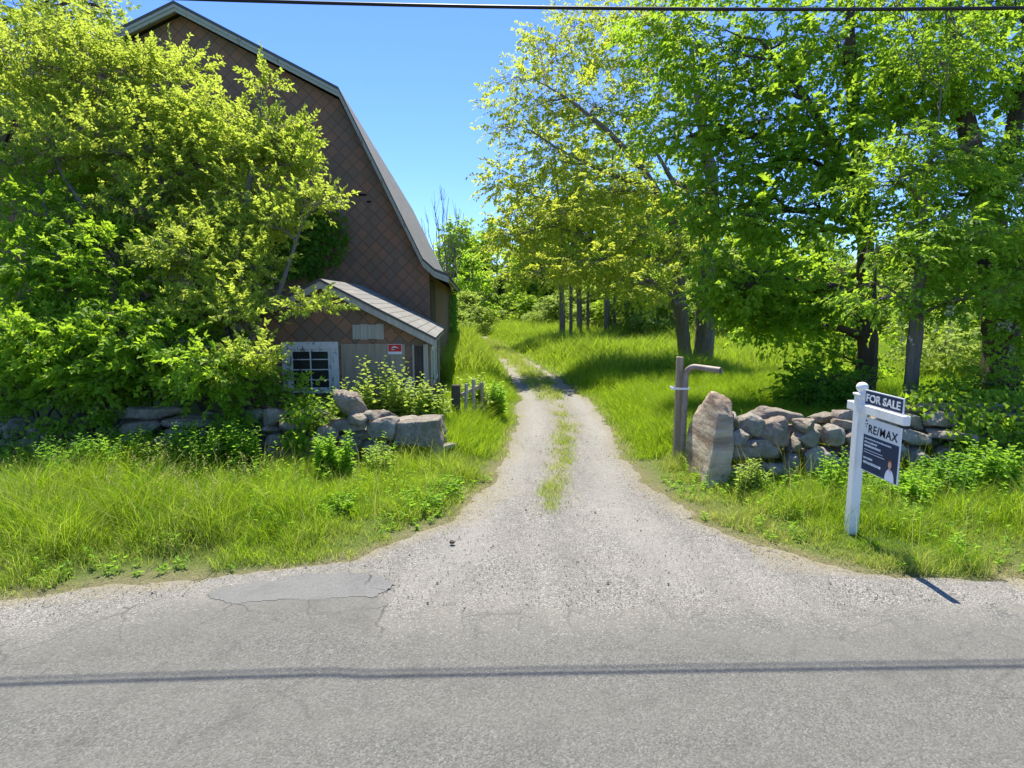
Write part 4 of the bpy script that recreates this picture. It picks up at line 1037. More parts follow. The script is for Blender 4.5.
make_tree('stout_tree', 'stout dark-trunked locust at the right edge behind the wall', 'tree', gb(10.95, 13.3),
    [[(11.0, 13.3, -.2, .36), tp(1003, 330, 13.3, .33), tp(992, 240, 13.3, .28), tp(984, 195, 13.3, .25), tp(965, 120, 13.3, .15), tp(950, 30, 13.4, .08), tp(945, -40, 13.5, .04)],
     [tp(988, 215, 13.3, .2), tp(1012, 140, 13.2, .15), tp(1030, 50, 13.2, .08)],
     [tp(986, 200, 13.3, .15), tp(950, 150, 12.8, .10), tp(920, 120, 12.5, .05)]],
    [cl(930, 95, 13.2, 60, 45, 1.0, 212), cl(1000, 80, 13.3, 55, 50, 1.0, 212), cl(1000, 170, 12.2, 50, 30, .9, 148), cl(960, 195, 12.2, 45, 22, .7, 95), cl(1030, 230, 11.6, 50, 40, .9, 158), cl(985, 265, 10.7, 50, 28, .7, 137), cl(1045, 305, 11.6, 40, 24, .7, 106),
     cl(1050, 140, 13.0, 50, 60, 1.0, 170), cl(960, 10, 14.2, 70, 40, 1.0, 201), cl(1040, 0, 14.5, 60, 50, 1.1, 170), cl(980, -60, 15.3, 90, 40, 1.2, 158), cl(1050, 330, 10.6, 40, 50, .8, 106)],
    LEAF_G, BARK_D, (0.115, 0.058), 17, 0.50, 0.6, 0.3, extra=blossoms([(1005, 280, 10.6), (1000, 290, 10.6), (985, 260, 10.6), (1012, 320, 10.5), (1003, 325, 10.5), (960, 310, 10.4), (1010, 345, 10.6), (970, 225, 11), (1015, 180, 11.4)], 5))
make_tree('twin_locust', 'spreading yellowish locust with a forked trunk standing in the meadow', 'tree', gb(6.9, 22.0),
    [[(6.95, 22.0, -.2, .36), tp(706, 320, 22, .33), tp(708, 250, 22, .28), tp(712, 180, 22, .22), tp(700, 110, 22, .14), tp(690, 40, 22, .05)],
     [(6.5, 22.1, -.2, .24), tp(681, 320, 22, .22), tp(678, 265, 22, .20), tp(672, 215, 22, .16), tp(640, 165, 22, .11), tp(605, 128, 22, .08), tp(570, 100, 22.2, .05), tp(545, 85, 22.3, .02)],
     [tp(678, 268, 22, .15), tp(660, 258, 21.8, .12), tp(630, 258, 21.4, .09), tp(600, 250, 21.2, .04)],
     [tp(672, 215, 22, .12), tp(640, 185, 21.8, .09), tp(605, 172, 21.6, .07), tp(560, 150, 21.6, .04), tp(530, 130, 21.6, .02)],
     [tp(690, 190, 22, .10), tp(672, 180, 22, .08), tp(655, 150, 22, .05)]],
    [cl(565, 60, 24.8, 48, 36, 1.4, 170), cl(530, 105, 23.8, 40, 34, 1.3, 134), cl(600, 110, 23.3, 45, 30, 1.3, 144), cl(635, 60, 24.8, 44, 36, 1.3, 134), cl(560, 160, 22.2, 50, 30, 1.3, 162), cl(512, 185, 21.7, 30, 20, 1.0, 80), cl(615, 190, 21.0, 50, 30, 1.3, 180), cl(585, 20, 26.0, 26, 16, .9, 44), cl(620, 25, 25.9, 40, 24, 1.0, 80),
     cl(565, 215, 20.5, 50, 24, 1.2, 135), cl(520, 235, 20.6, 38, 26, 1.0, 92), cl(640, 235, 19.9, 40, 24, 1.1, 92), cl(640, 285, 18.7, 40, 20, 1.1, 86), cl(595, 265, 19.2, 46, 20, 1.1, 106), cl(545, 275, 19.3, 40, 18, 1.0, 72), cl(660, 140, 23.1, 44, 32, 1.2, 108), cl(690, 200, 20.8, 44, 30, 1.2, 92), cl(700, 250, 19.6, 36, 22, 1.0, 63), cl(670, 90, 24.1, 40, 30, 1.2, 98), cl(660, 10, 26.2, 50, 30, 1.4, 98), cl(500, 130, 23.3, 14, 8, .5, 19), cl(500, 85, 24.3, 12, 10, .5, 12), cl(545, 40, 25.2, 26, 18, .8, 44)],
    LEAF_L, BARK, (0.145, 0.075), 18, 0.68, 0.55, 0.35, sub=8)
# ---- shrubs on the right
def shrub(name, label, base, clusters, mat, leaf=(.09, .05), n=10, sl=.34, group=None, cat='shrub', droop=.3):
    b = base
    stems = []
    for k in range(4):
        a = RNG.uniform(0, 6.28); c = clusters[k % len(clusters)][0]
        stems.append([(b[0] + .1 * math.cos(a), b[1] + .1 * math.sin(a), b[2] - .05, .022), (b[0] * .5 + c[0] * .5 + .1 * math.cos(a), b[1] * .5 + c[1] * .5, b[2] * .4 + c[2] * .6, .015), (c[0], c[1], c[2], .007)])
    r = make_tree(name, label, cat, b, stems, clusters, mat, BARK_D, leaf, n, sl, .6, droop, group, 0.006, sub=5)
    for ch in r.children:
        if ch.name.startswith('trunk'): ch.name = 'stems'
    return r
shrub('shrub', 'dark low bush around the foot of the straight-trunked tree', gb(7.4, 12.2), [cl(828, 382, 12.2, 28, 30, .8, 110), cl(850, 402, 12.0, 26, 16, .6, 60), cl(805, 405, 12.4, 26, 20, .6, 60)], LEAF_D, (.12, .075))
shrub('shrub', 'sunlit yellow-green thicket between the slender tree and the stout trunk', gb(13.4, 19), [cl(945, 350, 18.8, 45, 36, 1.2, 170), cl(985, 365, 18.6, 36, 30, 1.0, 110), cl(915, 375, 19, 30, 26, 1.0, 80)], LEAF_P, (.16, .10))
shrub('shrub', 'low leafy bush along the wall at the right edge', gb(8.6, 9.6), [cl(1005, 385, 9.8, 40, 20, .6, 110), cl(955, 398, 9.8, 40, 14, .5, 80)], LEAF_G, (.09, .055))

# ---- grove beyond the meadow along the drive
for k, (x, y, px, lean, h, lbl) in enumerate(((563, 35, 560, 6, 1.0, 'slim grove tree nearest the drive, leaning left'), (580, 37, 578, 0, 1.0, 'upright grove tree standing second from the drive'), (606, 36, 609, -4, 1.0, 'right-leaning grove tree with a pale trunk'), (628, 38, 634, -10, .9, 'strongly slanting grove tree nearest the meadow'))):
    p0 = at(x, 336, y)
    make_tree('grove_tree', lbl, 'tree', (p0.x, p0.y, 0.0),
        [[(p0.x, p0.y, -.2, .17), tp(x + (px - x) * .5, 285, y, .14), tp(px, 225, y, .11), tp(px - lean, 150, y, .05)], [(p0.x + .5, p0.y + .4, -.2, .10), tp(x + 9 + (px - x) * .3, 280, y, .08), tp(px + 16, 215, y, .04)]],
        [cl(px - 30, 225, y, 34, 26, 1.8, 70), cl(px + 30, 205, y + .6, 34, 28, 1.8, 70), cl(px - 18, 200, y, 40, 34, 1.8, 90), cl(px + 14, 235, y, 38, 28, 1.8, 60), cl(px - 40 + k * 8, 250, y - .5, 34, 24, 1.6, 50), cl(px, 150, y + .5, 34, 34, 1.8, 50), cl(px + 10, 270, y - .8, 36, 18, 1.4, 40)],
        LEAF_L if k < 2 else LEAF_B, BARK, (.22, .13), 15, .9, .55, .35, sub=6, group='slim trees of the grove beside the drive')
# ---- single trees past the barn
p0 = at(472, 337, 52)
make_tree('round_tree', 'bright green rounded tree just past the barn, left of the drive', 'tree', (p0.x, p0.y, 0),
    [[(p0.x, p0.y, -.2, .2), (p0.x, p0.y, 2.5, .16), (p0.x + .1, p0.y, 5, .06)]],
    [cl(472, 278, 52, 17, 22, 1.6, 80), cl(460, 305, 51.5, 18, 22, 1.6, 80), cl(480, 305, 51, 16, 24, 1.5, 80), cl(470, 258, 52, 9, 10, 1, 25)], LEAF_G, BARK, (.32, .19), 9, .8, .55, .3, sub=5)
p0 = at(446, 300, 40)
bt = thing('bare_tree', 'bare leafless many-stemmed tree rising behind the barn roof', 'tree', (p0.x, p0.y, 0))
g = Geo(); g2 = Geo()
tube(g, [(p0.x, p0.y, -.2), (p0.x, p0.y, 1.2), (p0.x + .05, p0.y, 2.6)], [.15, .11, .09], 10)
for k in range(11):
    tx = 446 + (k - 5) * 4.6 + random.uniform(-2, 2); ty = 186 + abs(k - 5) * 6 + random.uniform(-6, 12)
    e = np.array(at(tx, ty, 40 + random.uniform(-1, 1))); s0 = np.array([p0.x, p0.y, 2.2 + random.uniform(-.3, .5)])
    b = bez(s0, (s0 * .5 + e * .5) + np.array([(tx - 446) * .006, 0, -.5]), e, 12); b[2:-1] += RNG.normal(size=(9, 3)) * .05
    tube(g2, b, np.linspace(.052, .012, 12), 6)
    for q in range(10):
        i = random.randint(4, 10); a0 = b[i]; ln = random.uniform(.5, 1.3)
        e2 = a0 + np.array([random.uniform(-.35, .35), random.uniform(-.35, .35), 1.0]) * ln
        tube(g2, bez(a0, (a0 + e2) / 2 + np.array([random.uniform(-.15, .15), 0, 0]), e2, 5), np.linspace(.012, .005, 5), 4)
t_ = link('trunk', g.mesh('trunk', BARK_L, (p0.x, p0.y, 0), True), bt); link('branches', g2.mesh('branches', BARK_L, (p0.x, p0.y, 0), True), bt)
p0 = at(503, 334, 58)
cd = thing('cedar', 'narrow dark conifer at the far end of the drive', 'tree', (p0.x, p0.y, 0))
g = Geo(); tube(g, [(p0.x, p0.y, -.2), (p0.x, p0.y, 2), (p0.x, p0.y, 4.3)], [.13, .09, .02], 8); link('trunk', g.mesh('trunk', BARK_D, (p0.x, p0.y, 0)), cd)
g = Geo(); n = 420; h = RNG.random(n) ** .8; a = RNG.random(n) * 6.28; rr = (1 - h) * .95 * RNG.uniform(.5, 1.1, n) + .08
S = np.stack([p0.x + rr * np.cos(a), p0.y + rr * np.sin(a), .5 + h * 4.1], -1); A = np.stack([np.cos(a), np.sin(a), .5 + 0 * a], -1)
sprays(g, S, A, 9, .4, (.2, .05), .3, .1); link('crown', g.mesh('crown', NEEDLE, (p0.x, p0.y, 0)), cd)

# ---- far tree line: three kinds, copied
def far_tree(kind):
    b = (0, 0, 0); cs = []
    rg = np.random.default_rng(40 + kind)
    hh = (8.0, 9.5, 6.0)[kind]; ww = (3.2, 2.8, 3.4)[kind]
    for k in range(16):
        z = (.06 + .89 * (k + rg.random()) / 16) * hh; w = ww * math.sin(math.pi * min(.97, .15 + z / hh * .85)) ** .6
        a = rg.uniform(0, 6.28); r_ = w * rg.uniform(.25, .7)
        cs.append(((r_ * math.cos(a), r_ * math.sin(a), z), (w * .52, w * .52, hh * .13), 50))
    t = make_tree(('leafy_tree', 'tall_tree', 'bushy_tree')[kind], '', '', b, [[(0, 0, -.3, .24), (.1, 0, hh * .4, .17), (0, .1, hh * .9, .04)]], cs,
                  (LEAF_B, LEAF_G, LEAF_P)[kind], BARK, (.29, .17), 13, .9, .55, .3, sub=4)
    return t
def copy_tree(root):
    r_ = root.copy(); C.objects.link(r_)
    for ch in list(root.children):
        c_ = ch.copy(); C.objects.link(c_); c_.parent = r_
        for gch in list(ch.children):
            d_ = gch.copy(); C.objects.link(d_); d_.parent = c_
    return r_
kinds = [far_tree(k) for k in range(3)]; first = [True] * 3
FAR = [(455, 66, 0, 1.35), (488, 70, 1, 1.2), (512, 62, 2, 1.15), (530, 56, 0, 1.2), (548, 55, 2, .9), (565, 62, 1, 1.15), (585, 52, 2, 1.0), (605, 56, 0, 1.3), (632, 50, 1, 1.2), (655, 48, 2, 1.2), (682, 52, 0, 1.4), (712, 46, 2, 1.0), (735, 56, 1, 1.1), (755, 52, 0, 1.1),
       (785, 56, 2, 1.1), (812, 52, 0, 1.0), (840, 48, 2, .95), (868, 50, 2, 1.05), (895, 48, 0, .95), (925, 44, 2, .95), (950, 48, 0, 1.0), (985, 42, 2, 1.05), (1020, 44, 1, .9), (1050, 44, 0, 1.1), (1090, 46, 1, 1.1), (650, 40, 2, .7), (690, 40, 2, .65), (625, 43, 2, .65), (600, 46, 2, .6), (570, 47, 2, .55), (1130, 46, 0, 1.1), (1190, 42, 1, 1.1), (1250, 45, 0, 1.2), (1320, 40, 2, 1.1), (1400, 44, 0, 1.2), (1500, 42, 1, 1.1), (1620, 40, 0, 1.1), (-60, 44, 0, 1.2), (-140, 40, 1, 1.2), (-220, 43, 0, 1.2), (-310, 38, 2, 1.1), (-420, 40, 0, 1.2), (-560, 38, 1, 1.1), (790, 40, 2, .5), (850, 38, 2, .5), (905, 36, 2, .55), (960, 34, 2, .55), (1010, 34, 2, .6)]
for (px, Yd, k, s) in FAR:
    p = at(px, 340, Yd)
    o = kinds[k] if first[k] else copy_tree(kinds[k]); first[k] = False
    o.location = (p.x, Yd, float(height(p.x, Yd)) - .1); o.scale = (s, s, s * random.uniform(.9, 1.1)); o.rotation_euler = (0, 0, random.uniform(0, 6.28))
    tag(o, ('mid green tree in the far tree line behind the meadow', 'taller dark green tree in the far tree line behind the meadow', 'low pale yellow-green tree in the far tree line behind the meadow')[k], 'tree',
        ('mid green trees of the far tree line', 'taller dark trees of the far tree line', 'low pale trees of the far tree line')[k])

for (px, Yd, s) in [(458, 40, .36), (466, 47, .5), (478, 52, .42), (487, 60, .5), (512, 54, .42), (528, 50, .45), (542, 47, .4), (556, 43, .42), (574, 42, .4), (592, 40, .42), (615, 39, .46), (640, 36, .42), (662, 34, .42), (716, 33, .40), (738, 35, .44), (760, 37, .46), (785, 34, .36), (815, 36, .44), (845, 33, .38), (880, 32, .40), (915, 29, .36), (945, 30, .42), (975, 27, .38), (1005, 28, .42), (1040, 28, .46)]:
    p = at(px, 340, Yd); o = copy_tree(kinds[2 if px % 3 else 0])
    o.location = (p.x, Yd, float(height(p.x, Yd)) - .15); q = s * random.uniform(.85, 1.2); o.scale = (q * 1.15, q * 1.15, q * random.uniform(.8, 1.05)); o.rotation_euler = (0, 0, random.uniform(0, 6.28))
    o.name = 'bush'; tag(o, 'low brushy bush along the far edge of the meadow', 'bush', 'low bushes along the far edge of the meadow')
# ------------------------------------------------------------------ shrubs and weeds round the left wall and the shed
shrub('shrub', 'mid green bush at the left edge behind the wall', gb(-8.0, 10.0), [cl(20, 370, 9.9, 40, 32, .6, 150), cl(70, 388, 9.7, 40, 22, .6, 120), cl(8, 398, 9.5, 26, 14, .4, 60)], LEAF_G, (.10, .058))
shrub('shrub', 'deep green bush under the bright tree above the long flat wall stones', gb(-5.9, 10.0), [cl(150, 375, 9.9, 50, 30, .6, 140), cl(200, 385, 9.8, 36, 24, .5, 80), cl(110, 394, 9.6, 24, 12, .4, 40)], LEAF_G, (.10, .06))
shrub('shrub', 'bush below the shed window spilling over the wall', gb(-4.0, 10.0), [cl(245, 385, 9.9, 30, 26, .5, 90), cl(290, 394, 9.8, 22, 14, .35, 45), cl(236, 415, 9.1, 12, 12, .25, 24)], LEAF_G, (.09, .055))
shrub('shrub', 'big green bush under the bright tree against the barn wall', gb(-9.5, 12.5), [cl(40, 320, 11.6, 55, 50, .9, 190), cl(110, 345, 11.3, 40, 36, .8, 130), cl(170, 340, 11.3, 40, 34, .7, 110), cl(-30, 330, 11.8, 50, 60, .9, 120), cl(215, 350, 11.0, 30, 26, .5, 80)], LEAF_G, (.12, .07))

def weed(name, label, base, h, spread, nst, mat, leaf=(.10, .04), n=22, group=None, cat='weed'):
    """upright leafy stalks, leaves shorter towards the tip"""
    root = thing(name, label, cat, base, 0, group)
    sg_ = Geo(); lg = Geo()
    nst = int(nst * 1.5); leaf = (leaf[0] * 1.3, leaf[1] * 1.5)
    for k in range(nst):
        a = RNG.uniform(0, 6.28); r_ = spread * math.sqrt(RNG.random()) ; hh = h * RNG.uniform(.65, 1.0)
        s0 = np.array([r_ * math.cos(a) * .6, r_ * math.sin(a) * .6, -.03]); e = np.array([r_ * math.cos(a), r_ * math.sin(a), hh]) + np.append(RNG.normal(size=2) * .05, 0)
        b = bez(s0, (s0 + e) / 2 + np.append(RNG.normal(size=2) * .03, .02), e, 8)
        tube(sg_, b, np.linspace(.006, .002, 8), 4)
        t = np.linspace(.12, 1, n); idx = t * 7; i0 = np.minimum(idx.astype(int), 6); fr = (idx - i0)[:, None]
        P = b[i0] * (1 - fr) + b[i0 + 1] * fr
        ang = np.arange(n) * 2.4 + RNG.uniform(0, 6); up = .35 + .5 * t
        D = np.stack([np.cos(ang), np.sin(ang), up * RNG.uniform(.2, 1.2, n)], -1)
        N = np.tile([0, 0, 1.0], (n, 1)) + RNG.normal(size=(n, 3)) * .3
        sz = np.interp(t, [0, .4, 1], [.8, 1.1, .45]) * RNG.uniform(.8, 1.2, n)
        leaves(lg, P, D, N, leaf[0] * sz, leaf[1] * sz, rnd=RNG.random(n) * .5 + .5 * RNG.random(), droop=.3)
    link('stalks', sg_.mesh('stalks', LEAF_W), root)
    link('foliage', lg.mesh('foliage', mat), root)
    return root
def wd(label, px, py, Y, h, spread, nst, mat, **kw):
    p = at(px, py, Y); x = p.x
    return weed('weed', label, gb(x, Y), h, spread, nst, mat, **kw)
wd('tall pale weed spires in front of the plywood door', 382, 400, 10.6, 1.5, .42, 18, LEAF_P, leaf=(.13, .06))
wd('tall pale weeds at the shed corner by the utility box', 408, 400, 10.5, 1.3, .34, 14, LEAF_P, leaf=(.12, .06))
wd('broad pale weeds between the shed corner and the dark fence post', 430, 400, 10.7, 1.0, .28, 14, LEAF_P, leaf=(.14, .075))
wd('weeds directly under the shed window behind the lumpy boulder', 322, 400, 10.2, 1.05, .45, 18, LEAF_W, leaf=(.12, .06))
wd('pale weeds between the lumpy boulder and the boarded doorway', 355, 400, 10.4, 1.2, .35, 15, LEAF_P, leaf=(.12, .06))
wd('cream-leaved plant drooping over the wall by the shed window', 318, 410, 9.25, 1.0, .3, 12, LEAF_P, leaf=(.11, .06))
wd('leafy weeds just behind the broken gate', 474, 400, 12.3, 1.0, .3, 14, LEAF_P, leaf=(.13, .06))
wd('bright leafy weeds right of the broken gate', 486, 400, 12.6, .9, .5, 20, LEAF_W, leaf=(.13, .06))
wd('dense round mid-green weed patch below the left end of the wall', 82, 470, 7.9, .74, .50, 52, LEAF_D, leaf=(.09, .03))
wd('dense mid-green weed patch below the long flat wall stones', 122, 470, 7.9, .78, .42, 48, LEAF_W, leaf=(.09, .03))
wd('small pale speckled weed below the paired wall stones', 160, 470, 7.9, .70, .24, 18, LEAF_P, leaf=(.06, .03))
wd('dark blue-green weed patch at the gap in the left wall', 204, 470, 8.0, .84, .38, 46, LEAF_D, leaf=(.10, .035))
wd('bright green weed at the right side of the wall gap', 240, 470, 8.1, .86, .24, 24, LEAF_W, leaf=(.10, .04))
wd('tall leafy weed in front of the pale wall block', 335, 480, 8.0, .76, .24, 22, LEAF_W, leaf=(.10, .035))
wd('weed standing left of the squared end block', 378, 480, 8.2, .5, .22, 14, LEAF_P, leaf=(.08, .03))
wd('leafy weed on the verge in front of the squared end block', 445, 500, 7.5, .26, .25, 14, LEAF_W, leaf=(.09, .03))
wd('leafy weed at the verge corner beside the gravel', 420, 520, 7.0, .22, .25, 14, LEAF_W, leaf=(.09, .03))
wd('low weed near the front of the left verge', 340, 520, 6.8, .24, .25, 14, LEAF_W, leaf=(.08, .03))
wd('pale flowering weed at the foot of the upright slab', 747, 490, 7.35, .52, .2, 16, LEAF_P, leaf=(.07, .03))
wd('tall thin weed before the right wall, left of the sign', 832, 500, 7.1, .72, .2, 10, LEAF_W, leaf=(.07, .025))
wd('broad low weed behind the sign post', 905, 500, 7.2, .42, .4, 26, LEAF_W, leaf=(.09, .04))
wd('leafy weed in front of the wall near the right edge', 985, 500, 7.3, .75, .3, 22, LEAF_W, leaf=(.10, .05))
wd('shaded weed patch under the tan flat wall stone', 945, 500, 7.4, .55, .4, 30, LEAF_D, leaf=(.09, .045))

# creepers: leaves lying over the right wall, and ivy climbing the barn
def creeper(name, label, base, P, D, N, mat, leaf=(.09, .07)):
    root = thing(name, label, 'vine', base)
    g = Geo(); leaves(g, P, D, N, leaf[0] * RNG.uniform(.6, 1.2, len(P)), leaf[1] * RNG.uniform(.7, 1.2, len(P)), droop=.25)
    link('foliage', g.mesh('foliage', mat, base), root)
    g = Geo()
    for k in range(14):
        q = P[RNG.integers(len(P))]; q2 = P[RNG.integers(len(P))] 
        c_ = (q + q2) / 2 + RNG.normal(size=3) * .1
        if np.linalg.norm(q - q2) < 2.0: tube(g, bez(q, c_, q2, 8), [.006] * 8, 4)
    if g.n: link('stems', g.mesh('stems', BARK_D, base), root)
    return root
P_ = []; cs_ = [(238, 418, 9.0, 14, 10), (60, 425, 8.9, 30, 9), (105, 418, 8.9, 10, 9), (305, 415, 8.9, 16, 12), (300, 440, 8.75, 14, 10), (230, 440, 8.75, 14, 14)]
for (px, py, Yd, ax_, ay_) in cs_:
    c0 = np.array(at(px, py, Yd)); k_ = Yd / F_PX
    P_.append(c0 + RNG.normal(size=(190, 3)) * np.array([ax_ * k_ * .6, .09, ay_ * k_ * .6]) + [0, -.1, 0])
P_ = np.concatenate(P_)
creeper('creeper', 'green creeper spilling over gaps in the left wall', tuple(P_.mean(0)), P_, RNG.normal(size=P_.shape) * .6 + [0, -.4, -.3], RNG.normal(size=P_.shape) * .35 + [0, -.6, .7], LEAF_G, (.085, .06))
n = 5200; x = 5.2 + RNG.random(n) ** .8 * 4.4; z = RNG.random(n) * 1.25
msk = fbm(x, z, 1.6) > np.interp(x, [5.2, 6.2, 7.5], [.62, .50, .40])
x = x[msk]; z = z[msk]; n = len(x)
y = 8.0 - .28 * (1 - z / 1.25) + RNG.random(n) * .25 + np.where(z > 1.0, RNG.random(n) * .6, 0)
P = np.stack([x, y, z], -1); D = RNG.normal(size=(n, 3)) * .5 + [0, -.5, -.35]; N = RNG.normal(size=(n, 3)) * .35 + [0, -.7, .6]
creeper('creeper', 'green creeper covering the right wall behind the sign', (7.0, 8.0, 0), P, D, N, LEAF_G)
def barn_pt(u, v, z):
    M = Matrix.Rotation(R(4), 4, 'Z'); p = M @ Vector((u, v, z)); return np.array(p + Vector((-2.18, 16, 0)))
def ivy_patch(label, us, zs, n, face, base):
    P = []
    for k in range(n):
        q = RNG.random(2); u = us[0] + (us[1] - us[0]) * q[0]; z = zs[0] + (zs[1] - zs[0]) * q[1]
        if ((u - sum(us) / 2) / (us[1] - us[0]) * 2) ** 2 + ((z - sum(zs) / 2) / (zs[1] - zs[0]) * 2) ** 2 > RNG.uniform(.5, 1.15): continue
        P.append(barn_pt(u, -.03 - RNG.random() * .22, z) if face == 'front' else barn_pt(.03 + RNG.random() * .3, u, z))
    P = np.array(P); m_ = len(P); o = np.array([0, -1.0, 0]) if face == 'front' else np.array([1.0, -.4, 0])
    creeper('ivy', label, base, P, RNG.normal(size=(m_, 3)) * .4 + [0, 0, -.7] + o * .3, RNG.normal(size=(m_, 3)) * .3 + o + [0, 0, .5], LEAF_D, (.15, .12))
ivy_patch('dark ivy climbing the barn gable behind the bright tree', (-5.4, -2.0), (3.0, 5.3), 2600, 'front', tuple(barn_pt(-3.6, -.1, 3.0)))
ivy_patch('ivy hanging down the far corner of the barn side', (13.0, 19.5), (0.2, 3.2), 1500, 'side', tuple(barn_pt(.1, 16.0, 0)))

# ------------------------------------------------------------------ grass
GRASS = leaf_mat('grass_blades', (0.072, 0.21, 0.010), (0.31, 0.41, 0.018), (0.55, 0.79, 0.028), 0.47, dry=(0.56, 0.52, 0.18), rough=.55, hue_scale=.9)
def blades(geo, x, y, h, w, dry, lean=.35, z=None):
    n = len(x); z = height(x, y) if z is None else z
    a = RNG.random(n) * 2 * math.pi; fx = np.cos(a); fy = np.sin(a)
    b = RNG.random(n) * 2 * math.pi; ln = lean * RNG.uniform(.2, 1.5, n) * h
    lx = np.cos(b) * ln; ly = np.sin(b) * ln
    base = np.stack([x, y, z - .02], -1); F = np.stack([fx, fy, 0 * fx], -1) * (w * .5)[:, None]
    m1 = base + np.stack([lx * .28, ly * .28, h * .55], -1); tip = base + np.stack([lx, ly, h * (1 - .18 * RNG.random(n))], -1)
    V = np.stack([base - F, base + F, m1 + F * .8, m1 - F * .8, tip], 1).reshape(-1, 3)
    i = np.arange(n)[:, None] * 5
    T = np.concatenate([i + np.array([[0, 1, 2]]), i + np.array([[0, 2, 3]]), i + np.array([[3, 2, 4]])])
    pr_ = np.clip((fbm(x, y, .8) - .5) * 1.5 + (fbm(x, y, 3.5, 2) - .5) * .8 + .45 + RNG.normal(size=n) * .20, 0, 1)
    geo.add(V, T, np.repeat(pr_, 5), np.repeat(dry, 5))
def scatter(n, x0, x1, y0, y1):
    return RNG.uniform(x0, x1, n), RNG.uniform(y0, y1, n)
def view_ok(x, y, pad=.8): return (np.abs(x) < y * .86 + pad)
g = Geo()
x, y = scatter(640000, -12.5, 12.5, 3.6, 9.3); d = -inside(x, y)
bare = fbm(x, y, 2.3, 3)                                  # thin, straw-coloured places near the edge
thin = np.clip((bare - .50) / .08, 0, 1) * np.clip(1.5 - d / .7, 0, 1)
k = view_ok(x, y, 3.4) & (RNG.random(len(x)) < np.where(view_ok(x, y), 1, .6)) & (d > -.15) & (RNG.random(len(x)) < np.clip(.10 + d / .45, .03, 1) * (1 - .85 * thin)); x, y, d, thin = x[k], y[k], d[k], thin[k]
pat = np.clip((fbm(x, y, 1.2) - .28) * 2.2, 0, 1) * np.where(x < -1, np.interp(y, [5.5, 7.2], [1, 1.25]), 1); cl_ = np.clip((fbm(x, y, 4.5, 2) - .2) * 1.6, 0, 1)
hh = (np.clip(d / .8, .14, 1) ** .8) * (.17 + .36 * pat) * (.22 + 1.05 * cl_) * RNG.uniform(.5, 1.3, len(x))
hh *= np.where(x > 2, .78, 1.0) * (1 - .5 * thin) * np.where(x < -1, np.interp(y, [7.6, 8.4], [1, .5]), 1)
hh *= np.clip(np.hypot(x - 3.6, y - 5.85) / .55, .35, 1)
front = np.clip(1.25 - d / .9, 0, 1)
dry = front * RNG.uniform(.0, .45, len(x)) + np.clip(1.0 - d / .25, 0, 1) * .35 + (RNG.random(len(x)) < .13) * .75 + thin * .3 + np.where(x > 2.2, np.clip(1.3 - d / .8, 0, 1) * .75 * RNG.random(len(x)), 0)
blades(g, x, y, hh + .03, np.where(RNG.random(len(x)) < .12, RNG.uniform(.007, .012, len(x)), RNG.uniform(.0028, .0068, len(x))), np.clip(dry, 0, 1), .75)
# seed heads and tall stray blades
x, y = scatter(1500, -9, 8, 5.6, 8.6); d = -inside(x, y); k = view_ok(x, y) & (d > .6); x, y = x[k], y[k]
blades(g, x, y, RNG.uniform(.45, .8, len(x)), np.full(len(x), .006), np.clip(RNG.random(len(x)) * 1.2, 0, 1), .35)
x, y = scatter(260, -8.5, -3.0, 5.9, 7.9); k = view_ok(x, y); x, y = x[k], y[k]; n = len(x); hz = RNG.uniform(.38, .62, n)      # seed heads
P0 = np.stack([x, y, height(x, y)], -1); ln_ = RNG.normal(size=(n, 2)) * .09
for q in range(9):
    t_ = .8 + q * .03
    leaves(g, P0 + np.stack([ln_[:, 0] * t_ ** 2, ln_[:, 1] * t_ ** 2, hz * t_], -1), RNG.normal(size=(n, 3)) * .6 + [0, 0, 1], RNG.normal(size=(n, 3)), .035, .010)
    g.d[-1] = np.full(n * 4, .95)
blades(g, x, y, hz, np.full(n, .004), np.full(n, .5), .15)
# along the drive
x, y = scatter(230000, -2.6, 9.5, 9.3, 18); d = -inside(x, y)
k = view_ok(x, y) & (d > -.1) & (RNG.random(len(x)) < np.clip(.15 + d / .4, .03, 1)) & ~((x < -1.6)); x, y, d = x[k], y[k], d[k]
hh = (np.clip(d / .9, .15, 1) ** .8) * (.22 + .42 * fbm(x, y, 1.1)) * RNG.uniform(.55, 1.25, len(x))
blades(g, x, y, hh + .03, RNG.uniform(.005, .011, len(x)), np.clip(1 - d / .3, 0, 1) * RNG.uniform(.1, .7, len(x)) + (RNG.random(len(x)) < .06) * .6, .7)
# middle strip of the drive
nt_ = 900; ty = 7.0 + 33 * RNG.random(nt_) ** 1.25; tx = np.interp(ty, MY, MX) + np.clip(RNG.normal(size=nt_), -1.7, 1.7) * np.interp(ty, MY, MW) * .62
keep_ = RNG.random(nt_) < np.interp(ty, [7, 8, 11.5, 13, 14.5, 16, 22], [.5, .9, .8, .2, .25, .9, 1.0]); tx, ty = tx[keep_], ty[keep_]
cnt = RNG.integers(8, 46, len(tx)); xx = np.repeat(tx, cnt) + RNG.normal(size=cnt.sum()) * .07; yy = np.repeat(ty, cnt) + RNG.normal(size=cnt.sum()) * .11
th = np.repeat(RNG.uniform(.05, .17, len(tx)), cnt)
blades(g, xx, yy, th * RNG.uniform(.5, 1.2, len(xx)) * np.interp(yy, [7, 14, 30], [.8, 1.2, 1.9]), RNG.uniform(.004, .008, len(xx)) * np.interp(yy, [7, 14, 40], [1, 1.5, 3.0]), np.clip(RNG.random(len(xx)) * .8, 0, 1), .8)
gc = Geo(); gs = Geo()
qx, qy = scatter(2400, -9, 9.5, 4.9, 8.4); dd = -inside(qx, qy)
